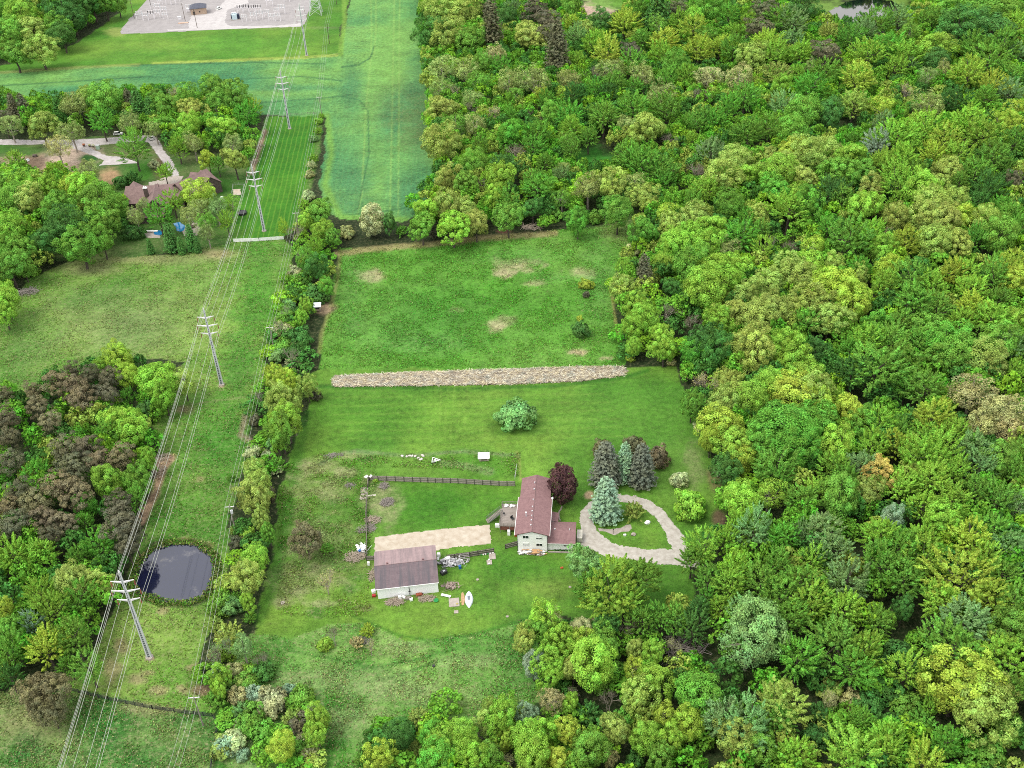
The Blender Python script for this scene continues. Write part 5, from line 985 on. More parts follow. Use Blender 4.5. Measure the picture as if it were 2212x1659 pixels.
# ------------------------------------------------------------ fences
def plank_fence(name, pts, label, H=1.75, cat='fence', mat=None, sp=2.4, gap=.0, rails=True):
    t = empty(name, tuple(pts[0]), 0, label, cat); o0 = Vector(pts[0]); mat = mat or M_OLDWOOD; rg = random.Random(len(label))
    pl = MB(); rl_ = MB(); posts = []
    for a, b in zip(pts[:-1], pts[1:]):
        a = Vector(a)-o0; b = Vector(b)-o0; L = (b-a).length; n = max(1, int(L/.17)); an = math.atan2(b.y-a.y, b.x-a.x)
        for i in range(n):
            if rg.random() < gap: continue
            q = a.lerp(b, (i+.5)/n); h = H*rg.uniform(.96, 1.03); pl.box((q.x, q.y, h/2), (.155, .03, h), an+rg.uniform(-.02, .02), 0)
        nn = Vector((-math.sin(an), math.cos(an), 0))*.06
        for z in (.35, H*.55, H-.2): c = a.lerp(b, .5)-nn; rl_.box((c.x, c.y, z), (L, .06, .1), an)
        m = max(1, round(L/sp))
        for i in range(m+1): q = a.lerp(b, i/m)-nn*2.2; posts.append(q)
    pl.build('planks', mat, t); rl_.build('rails', simple('pale_old_wood', (176, 168, 158), (138, 130, 120), 3, .9), t)
    for q in posts: MB().box((q.x, q.y, H/2+.05), (.13, .13, H+.1)).build('post', simple('dark_post', (90, 84, 80), (66, 60, 56), 3, .9), t)
    return t
g_ = lambda f, *p: P(*f(*p))
plank_fence('plank_fence', [g_(z4, 330, 425), g_(z4, 720, 440), g_(z4, 1130, 452), g_(z4, 1500, 475), P(1113, 1050)], 'long grey plank fence running from the post corner to the back of the house', 1.9)
plank_fence('plank_fence', [g_(z4, 305, 590), g_(z4, 300, 750), g_(z4, 305, 900), g_(z4, 303, 1110)], 'leaning grey plank fence along the left of the back yard', 1.5, gap=.1)
plank_fence('plank_fence', [g_(z4, 318, 430), g_(z4, 316, 490)], 'short stub of fence at the corner beside the white panel', 1.5)
plank_fence('plank_fence', [g_(z4, 1030, 1145), g_(z4, 1235, 1118), g_(z4, 1455, 1082)], 'dark plank fence running right from the barn past the scrap heap', 1.9, mat=simple('dark_old_wood', (122, 112, 106), (92, 84, 78), 2.5, .95))
plank_fence('plank_fence', [g_(z5, 480, 1230), g_(z5, 632, 1190)], 'short plank fence touching the left front corner of the house', 1.8, mat=simple('dark_old_wood', (122, 112, 106), (92, 84, 78), 2.5, .95))
plank_fence('plank_fence', [g_(z4, 300, 1150), g_(z4, 372, 1150)], 'short dark fence joining the left side of the barn', 1.8, mat=simple('dark_old_wood', (122, 112, 106), (92, 84, 78), 2.5, .95))
def rail_fence(name, pts, label, H=1.35, mat=None, nr=4, sp=2.5, th=.05, rh=.12, post=.14, cat='fence'):
    t = empty(name, tuple(pts[0]), 0, label, cat); o0 = Vector(pts[0]); rl_ = MB(); posts = []
    for a, b in zip(pts[:-1], pts[1:]):
        a = Vector(a)-o0; b = Vector(b)-o0; L = (b-a).length; an = math.atan2(b.y-a.y, b.x-a.x); c = a.lerp(b, .5)
        for k in range(nr): rl_.box((c.x, c.y, H*(k+.7)/nr), (L, th, rh), an)
        m = max(1, round(L/sp))
        for i in range(m+1): q = a.lerp(b, i/m); posts.append(q)
    rl_.build('rails', mat, t)
    for q in posts: MB().box((q.x, q.y, H/2+.06), (post, post, H+.12)).build('post', mat, t)
    return t
M_BLACKF = simple('black_fence_paint', (58, 60, 62), (40, 42, 44), 3, .7, bump=0)
rail_fence('rail_fence', [P(150, 1492), P(235, 1513), P(330, 1532), P(400, 1542), P(460, 1549), P(472, 1566), P(464, 1610), P(455, 1670)], 'black rail fence around the paddock at the lower left', 1.4, M_BLACKF)
rail_fence('rail_fence', [P(505, 523), P(560, 521), P(613, 517)], 'white rail fence across the end of the mown strip', 1.5, M_WHITE, 5, 4.2, .06, .24)
rail_fence('rail_fence', [P(578, 252), P(640, 249), P(690, 246)], 'thin pale fence across the far end of the mown strip', 1.2, M_OLDWOOD, 2, 3.0, .04, .08)
rail_fence('rail_fence', [P(*zm(1580, 585)), P(*zm(1600, 455)), P(*zm(1745, 455)), P(*zm(1715, 590)), P(*zm(1580, 585))], 'small wire pen fenced around a patch of sand beside the mansion', 1.2, M_STEEL, 2, 2.2, .03, .05, .06)
sheet('sand_patch', [zm(*p) for p in [(1590, 510), (1690, 505), (1700, 580), (1600, 588)]], M_SAND, .03, .4, .3, 1)
gt = rail_fence('yard_gate', [g_(z5, 600, 372), g_(z5, 612, 290), g_(z5, 622, 225)], 'narrow grey wire gate at the right end of the plank fence', 1.5, M_STEEL, 3, 1.6, .03, .05, .08, cat='gate')

# ------------------------------------------------------------ estate mansion
M_BROOF = roof_mat('brown_shingles', (158, 132, 128), (128, 104, 102), None, .8); M_STONE = simple('brown_stone', (120, 106, 98), (84, 72, 66), 1.5, .95)
O_M = P(*zm(600, 560)); O_M.z = 0
man = empty('mansion', tuple(O_M), 0, 'sprawling mansion with many brown gabled roofs among the trees', 'house')
wmm = MB()
def wing(a, b, hr, he, hw, over=.5, drop=None):
    A = P(*zm(*a), hr)-O_M; B = P(*zm(*b), hr)-O_M; d = Vector((B.x-A.x, B.y-A.y, 0)); L = d.length; d.normalize(); s = Vector((-d.y, d.x, 0)); r = MB()
    A.z = B.z = 0
    for k in (-1, 1):
        e = s*(hw+over)*k; a0, b0 = A-d*over, B+d*over
        v = [a0+Vector((0, 0, hr)), b0+Vector((0, 0, hr)), b0+e+Vector((0, 0, he-.2)), a0+e+Vector((0, 0, he-.2))]; v += [q-Vector((0, 0, .25)) for q in v]
        r.add(v, [(0, 1, 2, 3) if k < 0 else (3, 2, 1, 0), (7, 6, 5, 4) if k < 0 else (4, 5, 6, 7), (0, 4, 5, 1), (1, 5, 6, 2), (2, 6, 7, 3), (3, 7, 4, 0)])
    r.build('roof', M_BROOF, man)
    sgn = [-1, 1]; pr = lambda Q: [Q-s*hw, Q+s*hw, Q+s*hw+Vector((0, 0, he)), Q+Vector((0, 0, hr-.3)), Q-s*hw+Vector((0, 0, he))]
    wmm.add(pr(A)+pr(B), [(0, 1, 2, 3, 4), (9, 8, 7, 6, 5)]+[((i+1) % 5, i, 5+i, 5+(i+1) % 5) for i in range(5)]); return A, B, d, s
wing((215, 468), (610, 455), 8.6, 4.2, 8.0); wing((610, 452), (950, 424), 8.5, 4.2, 7.0); wing((590, 440), (548, 640), 8.9, 4.4, 5.4); wing((850, 430), (1240, 243), 9.6, 5.0, 6.6)
wing((305, 408), (330, 470), 7.2, 4.3, 3.2); wing((615, 436), (625, 480), 7.4, 4.5, 2.6); wing((1180, 262), (1290, 345), 8.8, 5.0, 4.6); wing((1055, 285), (1210, 300), 6.5, 4.0, 4.0); wing((250, 760), (700, 740), 5.4, 3.2, 4.2)
wmm.build('wall', M_STONE, man)
c0 = P(*zm(470, 560), 8)-O_M; ch = MB().span(c0.x-.8, c0.x+.8, c0.y-.6, c0.y+.6, 3, 10.4).build('chimney', M_STONE, man)
MB().span(c0.x-.9, c0.x+.9, c0.y-.7, c0.y+.7, 10.4, 10.7).tube((c0.x-.3, c0.y, 10.7), (c0.x-.3, c0.y, 11.4), .28).tube((c0.x+.4, c0.y, 10.7), (c0.x+.4, c0.y, 11.1), .28).build('chimney_cap', M_WHITE, ch)
gw = MB(); g0 = P(*zm(552, 690), 3)-O_M
for dx in (-3.2, -1, 1.2): gw.span(g0.x+dx, g0.x+dx+1.6, g0.y-6.6, g0.y-6.5, 1, 3.6)
# cars
def car(loc, rz, label, suv=True, paint=None):
    t = empty('parked_car', tuple(loc), rz, label, 'car'); b = MB()
    pr = [(-2.35, .35), (2.3, .35), (2.35, .8), (1.9, 1.0), (1.1, 1.08), (-2.3, 1.12)]; vs = [(x, -.92, z) for x, z in pr]+[(x, .92, z) for x, z in pr]
    b.add(vs, [tuple(range(6)), tuple(range(11, 5, -1))]+[((i+1) % 6, i, 6+i, 6+(i+1) % 6) for i in range(6)])
    pr = [(-2.15, 1.1), (1.1, 1.06), (.45, 1.62), (-1.9, 1.66)]; c = MB(); vs = [(x, -.86+(.12 if z > 1.3 else 0), z) for x, z in pr]+[(x, .86-(.12 if z > 1.3 else 0), z) for x, z in pr]
    c.add(vs, [(0, 1, 2, 3), (7, 6, 5, 4), (1, 0, 4, 5), (2, 1, 5, 6), (3, 2, 6, 7), (0, 3, 7, 4)]); b.build('body', paint or M_WHITE, t); k = c.build('windows', M_GLASS, t)
    MB().span(-1.8, .4, -.7, .7, 1.655, 1.71).build('roof', paint or M_WHITE, t)
    for x in (-1.5, 1.5):
        for s in (-1, 1): MB().tube((x, s*.72, .34), (x, s*.95, .34), .34, .34, 14).build('wheel', M_DARK, t)
    return t
car(P(*zl(1960, 290)), math.radians(115), 'white car parked on the curving estate drive'); car(P(*zl(1535, 235)), math.radians(5), 'white car half hidden by trees at the top of the estate drive')
car(P(*zn(625, 120)), math.radians(70), 'white car parked beside the tan building in the utility yard')
# trampoline, pool things, small estate things
tp = P(*zm(1715, 830)); tm = MB().tube((0, 0, .85), (0, 0, .95), 1.95, 1.95, 16); lg = MB()
ring = MB()
for i in range(6): a = i*math.pi/3; lg.tube((1.9*math.cos(a), 1.9*math.sin(a), 0), (1.9*math.cos(a), 1.9*math.sin(a), 2.2), .05)
for i in range(16): a, b = i*math.pi/8, (i+1)*math.pi/8; ring.tube((2*math.cos(a), 2*math.sin(a), .9), (2*math.cos(b), 2*math.sin(b), .9), .16, .16, 5)
sk = MB().tube((0, 0, .1), (0, 0, .85), 1.9, 1.9, 16, cap=False)
thing('trampoline', tuple(tp), 0, 'black round trampoline with a net frame on the mown strip', 'trampoline', [('mat', tm, M_DARK), ('legs', lg, M_DARK), ('padding', ring, M_BLACKF), ('skirt', sk, M_BLACKF)])
sp_ = P(*zm(540, 1065)); thing('pool_slide', tuple(sp_), 0, 'white slide at the edge of the left pool', 'slide', [('chute', MB().box((0, 0, .6), (5.2, 1.0, .2), .1, 0, .12), M_WHITE), ('support', MB().tube((-2, 0, 0), (-2, 0, 1.0), .1), M_WHITE)])
bp = P(*zm(1478, 740)); thing('bird_house', tuple(bp), 0, 'white birdhouse on a post right of the mansion', 'birdhouse', [('box', MB().box((0, 0, 4.4), (.8, .8, 1.0)), M_WHITE), ('roof', MB().box((0, 0, 5.0), (1.1, 1.1, .12)), M_WHITE), ('post', MB().tube((0, 0, 0), (0, 0, 4), .09), M_OLDWOOD)])
for k, (q, r, m, lb) in enumerate([(zl(650, 690), .9, M_DARK, 'dark boulder on the bare soil, left one near the tree line'), (zl(1105, 610), 1.1, M_DARK, 'dark boulder below the small green triangle lawn'), (zl(365, 575), 1.0, M_STEEL, 'grey-green boulder at the edge of the dug soil'), (zl(455, 520), 1.2, M_STONE, 'brown boulder heap beside the dug soil'), (zm(235, 1070), .8, M_WHITE, 'pale round stone left of the pool terrace'), (zm(1070, 1010), 1.1, M_STONE, 'brown stone fire ring on the right pool patio')]):
    g3 = P(*q); thing('boulder', (g3.x, g3.y, 0), 0, lb, 'boulder', [('boulder', MB().blob((0, 0, r*.4), (r, r*.85, r*.7), k, 9, 6, .22), m)])
for k, (q, c, lb) in enumerate([(zl(1090, 385), (226, 140, 100), 'orange planter beside the estate drive'), (zl(1165, 390), (222, 222, 150), 'yellow-flowering planter beside the estate drive'), (zl(1210, 395), (230, 230, 190), 'cream planter right of the yellow one by the estate drive')]):
    g3 = P(*q); thing('planter', (g3.x, g3.y, 0), 0, lb, 'planter', [('pot', MB().tube((0, 0, 0), (0, 0, .8), .45, .6, 10), M_STONE), ('flowers', MB().blob((0, 0, 1.0), (.7, .7, .5), k, 8, 5, .3), simple('blooms%s' % 'abc'[k], c, None, 4, .9))])
g3 = P(*zl(1275, 420)); thing('utility_box', (g3.x, g3.y, 0), 0, 'pale green utility cabinet beside the estate drive', 'cabinet', [('cabinet', MB().box((0, 0, 1.0), (1.6, 1.3, 2.0)), simple('pale_green_paint', (176, 204, 180), None, 1, .6)), ('lid', MB().box((0, 0, 2.05), (1.7, 1.4, .1)), M_STEEL)])
sheet('white_gravel', [zl(*p) for p in [(170, 560), (300, 550), (360, 640), (450, 700), (540, 745), (470, 800), (400, 760), (300, 700), (200, 660)]], simple('white_stone', (236, 236, 236), (176, 176, 176), .8, .95, bump=.8), .05, .5, .6, 2, bulge=.8)

# ------------------------------------------------------------ utility yard
M_TAN = simple('tan_wall', (222, 196, 172), (206, 178, 154), .5, .85); M_SLATE = simple('slate_roof', (104, 108, 124), (86, 90, 106), 1, .85)
q = P(*zn(360, 190)); sb = empty('control_building', (q.x, q.y, 0), math.radians(12), 'tan block building with a dark grey hipped roof in the utility yard', 'building')
MB().span(-4.5, 5.5, 0, 8.5, 0, 4.2).build('wall', M_TAN, sb)
MB().add([(-5.1, -.6, 4.2), (6.1, -.6, 4.2), (6.1, 9.1, 4.2), (-5.1, 9.1, 4.2), (-1.6, 4.2, 6.4), (2.6, 4.2, 6.4), (-5.1, -.6, 4.0), (6.1, -.6, 4.0), (6.1, 9.1, 4.0), (-5.1, 9.1, 4.0)], [(0, 1, 5, 4), (1, 2, 5), (2, 3, 4, 5), (3, 0, 4), (0, 6, 7, 1), (1, 7, 8, 2), (2, 8, 9, 3), (3, 9, 6, 0), (9, 8, 7, 6)]).build('roof', M_SLATE, sb)
d_ = MB().span(-3.2, -2.0, -.08, .02, 0, 2.3).build('door', M_DARK, sb); MB().box((-2.1, -.12, 1.1), (.08, .08, .2)).build('handle', M_STEEL, d_)
MB().span(.8, 1.6, -.06, .02, 1.4, 2.2).build('window', M_GLASS, sb)
q = P(*zn(835, 260)); tf = empty('transformer', (q.x, q.y, 0), math.radians(8), 'large pale blue-grey transformer with dark radiators in the utility yard', 'transformer')
MB().span(-1.7, 1.6, 0, 3.2, .3, 3.6).build('tank', simple('pale_blue_paint', (196, 214, 220), (176, 196, 204), 1, .5), tf); r_ = MB()
for i in range(7): r_.span(1.7+i*.22, 1.82+i*.22, .1, 3.1, .6, 3.3)
for i in range(3): r_.span(-2.3+i*.2, -2.18+i*.2, .2, 3.0, .6, 3.3)
r_.build('radiator', simple('dark_blue_paint', (70, 84, 116), (50, 60, 84), 2, .6), tf); MB().tube((-1.5, 1.6, 4.4), (1.5, 1.6, 4.4), .42, .42, 10).build('conservator', M_ARM, tf)
for x in (-1, 0, 1): MB().tube((x, 2.4, 3.6), (x*1.3, 2.6, 5.4), .16, .08, 7).build('bushing', M_DARK, tf)
MB().span(-2.5, 3.4, -.4, 3.6, 0, .3).build('plinth', M_CONC, tf)
def switch_frame(loc, rz, label, dark):
    t = empty('switch_frame', tuple(loc), rz, label, 'switchgear', 'steel switch frames in the utility yard'); f = MB()
    for x in (-1.8, 1.8): f.tube((x, -.5, 0), (x, 0, 3.4), .16, .13, 5); f.tube((x, .5, 0), (x, 0, 3.4), .11, .09, 5)
    f.tube((-2.3, 0, 3.4), (2.3, 0, 3.4), .2, .2, 5); f.tube((-1.8, 0, 1.2), (1.8, 0, 3.2), .05, .05, 4); f.build('frame', M_ARM, t)
    for x in (-1.7, 0, 1.7):
        s = MB(); s.tube((x, 0, 3.4), (x+.25, .2, 5.3), .3, .22, 7); s.build('insulator', M_DARK if dark else M_STEEL, t)
    MB().tube((-1.9, .25, 5.3), (2.2, .25, 5.3), .07, .07, 4).build('busbar', M_ARM, t); return t
sf = [switch_frame((0, 0, 0), 0, 'x', True), switch_frame((0, 0, 0), 0, 'x', False)]; first = [True, True]
spots = [(zn(905, 165), 1), (zn(985, 160), 1), (zn(1055, 165), 1), (zn(1140, 160), 1), (zn(1250, 220), 0), (zn(1380, 190), 0), (zn(1445, 180), 0), (zn(1310, 275), 0), (zn(1395, 275), 0), (zn(960, 280), 0), (zn(1085, 270), 0), (zn(1160, 250), 0), (zn(1700, 180), 0), (zn(1290, 80), 0), (zn(1510, 20), 0),
         (zq(1815, 255), 0), (zq(1895, 265), 0), (zq(1965, 250), 1), (zq(2045, 230), 0), (zq(2150, 250), 0), (zq(2130, 190), 0), (zq(2050, 150), 0), (zq(1985, 120), 0), (zq(2080, 60), 0), (zq(2190, 60), 0), (zn(40, 60), 0), (zn(245, 160), 0), (zn(90, 20), 0)]
for k, (pp, dk_) in enumerate(spots):
    i = 0 if dk_ else 1; o = sf[i] if first[i] else copy_tree(sf[i]); first[i] = False; o.location = P(*pp); o.rotation_euler = (0, 0, random.Random(k).uniform(-.2, .2)); s_ = random.Random(k+9).uniform(.8, 1.15); o.scale = (s_, s_, s_)
    o['label'] = '%s switch frame in the utility yard, %.1f%% across, %.1f%% down' % ('dark-insulator' if dk_ else 'pale grey', 100*pp[0]/IW, 100*pp[1]/IH)
for q, tpx, lb in [(zn(190, 275), zn(155, 90), 'dark wooden pole in the left half of the utility yard'), (zn(345, 362), zn(300, 130), 'dark wooden pole at the near edge of the utility yard'), (zq(1742, 240), zq(1690, 85), 'double-armed pole on the left border of the utility yard'), (zq(1957, 82), zq(1930, -60), 'dark pole at the top edge left of the tan building')]:
    wood_pole(P(*q), 11.5 if 'double' not in lb else 12, lb, arm=.7, two='double' in lb, pale=False)
cp = MB(); 
q = P(*zn(165, 300)); thing('timber_mat', (q.x, q.y, 0), .1, 'peach-coloured timber mat lying in the utility yard', 'mat', [('mat', MB().box((0, 0, .15), (6.5, 1.7, .3)), simple('peach_timber', (240, 205, 180), (222, 180, 150), 1, .9))])
for k, p in enumerate([(235, 145), (120, 250), (265, 150)]):
    q = P(*zn(*p)); thing('equipment_box', (q.x, q.y, 0), .2*k, ['pale equipment box left of the tan building', 'small pale cylinder-topped box near the timber mat', 'second pale equipment box beside the tan building'][k], 'equipment box', [('box', MB().box((0, 0, .9), (2.2, 1.6, 1.8)), M_ARM), ('lid', MB().box((0, 0, 1.88), (2.4, 1.8, .12)), M_STEEL)])
# lattice tower
ltb = P(*zn(1880, 200)); lt = empty('lattice_tower', (ltb.x, ltb.y+3, 0), 0, 'tall grey lattice tower cut off by the top edge of the photo', 'lattice tower'); HB, TB, HH = 3.9, .7, 34
cs4 = [(-1, -1), (1, -1), (1, 1), (-1, 1)]; wz = lambda z: HB+(TB-HB)*min(1, z/26)
for sx, sy in cs4: MB().tube((sx*HB, sy*HB, 0), (sx*TB, sy*TB, 26), .2, .12, 4).tube((sx*TB, sy*TB, 26), (sx*TB, sy*TB, HH), .12, .1, 4).build('leg', M_STEEL, lt)
br = MB(); lv = [0, 5, 9.5, 13.5, 17, 20, 22.5, 24.5, 26, 28, 30, 32, 34]
for z0, z1 in zip(lv[:-1], lv[1:]):
    for i in range(4):
        a, b = cs4[i], cs4[(i+1) % 4]; A0 = (a[0]*wz(z0), a[1]*wz(z0), z0); A1 = (a[0]*wz(z1), a[1]*wz(z1), z1); B0 = (b[0]*wz(z0), b[1]*wz(z0), z0); B1 = (b[0]*wz(z1), b[1]*wz(z1), z1)
        br.tube(A0, B1, .08, .08, 4, False).tube(B0, A1, .08, .08, 4, False).tube(A1, B1, .08, .08, 4, False)
br.build('bracing', M_STEEL, lt)
for z in (24, 28, 32): MB().tube((-5.5, 0, z), (5.5, 0, z), .2, .2, 4).build('crossarm', M_STEEL, lt)

# ------------------------------------------------------------ yard and field things
def brush(loc, rx, ry, h, n, label, mat=None, seed=0, L=(.8, 2.2), name='brush_pile', r=.03, cat='brush pile'):
    rg = random.Random(seed); mb = MB()
    for i in range(n):
        a = rg.uniform(0, 6.28); q = math.sqrt(rg.random()); x, y = rx*q*math.cos(a), ry*q*math.sin(a); z = rg.uniform(.05, h)*(1-.6*q); l = rg.uniform(*L)/2
        d = Vector((rg.gauss(0, 1), rg.gauss(0, 1), rg.gauss(0, .25))).normalized()*l; c = Vector((x, y, z+.05)); mb.tube(c-d, c+d, r*rg.uniform(.6, 1.5), r*.6, 4, cap=False)
    o = mb.build(name, mat or simple('dead_twigs', (224, 208, 190), (178, 160, 142), 2, .95)); o.location = (loc[0], loc[1], 0); return tag(o, label, cat, 'brush piles' if name == 'brush_pile' else None)
M_TWIG2 = simple('grey_twigs', (190, 182, 176), (146, 136, 128), 2, .95)
for k, (q, rx, ry, h, n, lb, m) in enumerate([
    (z4(490, 625), 1.9, 1.9, .9, 150, 'brown brush pile in the middle left of the back yard', M_TWIG2), (z4(455, 480), 1.4, 1.3, .7, 90, 'small brush pile just below the corner of the plank fence', M_TWIG2), (z4(360, 790), 2.2, 1.7, .8, 130, 'scattered sticks right of the leaning side fence', None), (z4(345, 860), 1.2, 1.6, .6, 80, 'dark sticks against the lower side fence', M_TWIG2),
    (z4(200, 1120), 2.8, 2.0, 1.0, 200, 'wide tan brush heap left of the barn', None), (z4(355, 1290), .9, 2.2, .8, 80, 'pale branches leaning against the left wall of the barn', None), (z4(555, 1530), 2.4, 1.2, .8, 170, 'tan brush heap at the foot of the barn front wall, left one', None), (z4(850, 1500), 2.2, 1.1, .8, 140, 'tan brush heap at the foot of the barn front wall, right one', None),
    (z4(260, 870), 1.4, 1.5, .5, 60, 'thin dead branches left of the side fence', M_TWIG2), (z4(150, 475), 1.4, 1.0, .5, 50, 'low grey brush left of the paving slabs', M_TWIG2), ((1470, 1400), 6.0, 4.0, 1.6, 150, 'fallen grey trunks lying in the gap of the near woods', M_TWIG2), ((60, 632), 4.0, 2.5, 1.4, 110, 'dead branches at the edge of the left pasture', M_TWIG2),
    ((1150, 492), 4.0, 2.0, 1.2, 90, 'fallen bare branches at the top edge of the hay field', None), ((352, 990), 2.6, 2.2, .8, 90, 'tan wood debris at the top of the bare strip near the pond', None), ((345, 1020), 1.8, 3.0, .7, 90, 'tan wood debris in the middle of the bare strip near the pond', None), ((1045, 983), 1.0, .4, .2, 8, 'x', None),
    ((720, 985), 3.2, 1.0, .5, 90, 'grey dead stems at the back left corner of the yard', M_TWIG2), ((787, 1385), 1.6, 1.4, .6, 60, 'dead twigs below the small bush in the rough meadow', M_TWIG2), ((1335, 1338), 1.0, .8, .3, 10, 'x', None), ((562, 318), 2.2, 3.5, .8, 70, 'rubble and sticks along the left side of the mown strip', None), ((550, 350), 2.0, 3.0, .8, 70, 'lower rubble heap along the left side of the mown strip', None)]):
    if lb == 'x': continue
    g3 = P(*q); big = rx > 3.5; brush(g3, rx, ry, h, n, lb, m, k, (1.5, 6.0) if big else (.8, 2.2), r=.07 if big else .055)
# scrap heap right of the barn, each big thing its own object
sc = P(*z4(1075, 1180))
def heap(name, loc, n, ext, h, mat, label, seed, cat, board=True):
    rg = random.Random(seed); mb = MB()
    for i in range(n):
        x, y = rg.gauss(0, ext[0]*.45), rg.gauss(0, ext[1]*.45); z = rg.uniform(.1, h)
        if rg.random() < .45 or not board: 
            a = rg.uniform(0, 3.14); l = rg.uniform(.5, 1.4); d = Vector((math.cos(a)*l, math.sin(a)*l, rg.uniform(-.3, .3))); mb.tube(Vector((x, y, z))-d, Vector((x, y, z))+d, .04, .04, 4)
        else: mb.box((x, y, z), (rg.uniform(.3, 1.3), rg.uniform(.2, .7), .06), rg.uniform(0, 3), rg.uniform(-.6, .6), rg.uniform(-.5, .5))
    o = mb.build(name, mat); o.location = (loc[0], loc[1], 0); return tag(o, label, cat, kind='stuff')
heap('scrap_heap', sc, 170, (3.6, 1.5), 1.3, simple('scrap_white', (214, 214, 216), (130, 130, 134), 1.3, .6), 'tangled heap of white and grey scrap right of the barn', 5, 'scrap heap')
heap('dark_scrap', (sc.x-1.9, sc.y+.2, 0), 45, (1.5, 1.2), .9, M_DARK, 'black scrap in the left part of the heap by the barn', 8, 'scrap heap')
def at(f, x, y): q = P(*f(x, y)); return (q.x, q.y, 0)
M_BLUE = simple('blue_plastic', (40, 120, 205), (30, 96, 176), 1, .4); M_GREENP = simple('green_plastic', (30, 170, 80), None, 1, .5); M_ORANGE = simple('orange_paint', (232, 110, 60), None, 1, .6); M_RUST = simple('rusty_orange', (196, 104, 72), (150, 76, 56), 2, .9)
def barrel(loc, m, lb, r=.38, h=.95): thing('barrel', loc, 0, lb, 'barrel', [('drum', MB().tube((0, 0, 0), (0, 0, h), r, r, 14), m), ('rim', MB().tube((0, 0, h), (0, 0, h+.05), r*1.05, r*1.05, 14), m)])
barrel(at(z4, 1147, 1222), M_BLUE, 'bright blue barrel at the front of the scrap heap'); barrel(at(z4, 242, 1080), M_BLUE, 'bright blue barrel in the white junk pile left of the side fence')
thing('appliance', at(z4, 1000, 1268), .6, 'black appliance lying at the lower end of the scrap heap', 'appliance', [('case', MB().box((0, 0, .45), (1.7, 1.2, .9)), M_DARK), ('panel', MB().box((.1, 0, .93), (.6, .5, .05)), M_STEEL)])
thing('appliance', at(z4, 955, 1115), -.2, 'white appliance against the upper right corner of the barn', 'appliance', [('case', MB().box((0, 0, .6), (.8, .8, 1.2)), M_WHITE), ('door', MB().box((0, -.42, .6), (.7, .05, 1.0)), M_WHITE)])
thing('appliance', at(z4, 1040, 1160), .3, 'white appliance sitting on the middle of the scrap heap', 'appliance', [('case', MB().box((0, 0, 1.2), (1.2, .8, .7)), M_WHITE), ('door', MB().box((0, -.42, 1.2), (1.0, .05, .6)), M_WHITE)])
pm = MB()
for i in range(5): pm.box((0, i*.42-.85, .9+i*.12), (2.6, .14, .06), 0, .3)
for x in (-1.2, 0, 1.2): pm.box((x, 0, .86), (.1, 2.0, .06), 0, .3)
tag(pm.build('pallet', simple('grey_slats', (180, 176, 172), None, 2, .9)), 'grey slatted rack leaning on the dark fence by the scrap heap', 'rack'); bpy.data.objects['pallet'].location = at(z4, 1190, 1140); bpy.data.objects['pallet'].rotation_euler = (.25, 0, .1)
jb = heap('junk_pile', P(*z4(262, 1050)), 60, (1.2, 2.0), .9, M_WHITE, 'white junk pile behind the brush heap left of the barn', 12, 'junk pile')
for k, (f, x, y, d, rz, m, lb) in enumerate([(z4, 605, 1500, (.75, .75, 1.1), .1, M_WHITE, 'tall white box at the barn front, left of the middle pipe'), (z4, 637, 1490, (1.0, .6, .5), -.5, M_WHITE, 'white box lying beside the tall one at the barn front'), (z4, 706, 1510, (.8, .7, .6), .2, M_WHITE, 'white box right of the pipe at the barn front'), (z4, 320, 1190, (.6, .6, .9), 0, M_WHITE, 'white box in the brush left of the barn'), (z4, 365, 1440, (.9, .8, .8), .4, M_WHITE, 'white box at the lower left corner of the barn'), (z4, 368, 1475, (.9, .7, .5), .1, simple('red_plastic', (205, 40, 40), None, 1, .5), 'red crate at the lower left corner of the barn'), (z4, 680, 1500, (1.6, .8, .6), .1, M_OLDWOOD, 'dark crate under the pipe at the barn front')]):
    b_o = MB().box((0, 0, d[2]/2), d); thing('storage_box', at(f, x, y), rz, lb, 'box', [('box', b_o, m), ('lid', MB().box((0, 0, d[2]+.03), (d[0]*1.05, d[1]*1.05, .06)), m)])
wb = MB().box((0, 0, .55), (1.6, .9, .35), 0, 0, .15); wh = MB().tube((-.7, -.4, .5), (-1.6, -.5, .7), .04).tube((-.7, .4, .5), (-1.6, .5, .7), .04)
thing('wheelbarrow', at(z4, 778, 1470), .4, 'rusty orange wheelbarrow against the barn front wall', 'wheelbarrow', [('tray', wb, M_RUST), ('handles', wh, M_RUST), ('wheel', MB().tube((.9, -.06, .25), (.9, .06, .25), .25, .25, 12), M_DARK)])
thing('bucket', at(z4, 930, 1518), 0, 'bright green tub on the grass below the barn', 'tub', [('tub', MB().tube((0, 0, 0), (0, 0, .35), .5, .65, 12), M_GREENP), ('rim', MB().tube((0, 0, .35), (0, 0, .4), .68, .68, 12), M_GREENP)])
heap('rubble', P(*z4(1060, 1390)), 70, (2.0, 1.2), .7, simple('rubble', (206, 186, 176), (150, 130, 120), 1.5, .95), 'pinkish rubble heap right of the barn corner', 20, 'rubble')
thing('bench', at(z4, 1020, 1478), -.35, 'white bench board between the rubble and the slab', 'bench', [('seat', MB().box((0, 0, .45), (2.6, .7, .1)), M_WHITE), ('leg', MB().box((-1, 0, .2), (.1, .6, .4)), M_WHITE), ('leg', MB().box((1, 0, .2), (.1, .6, .4)), M_WHITE)])
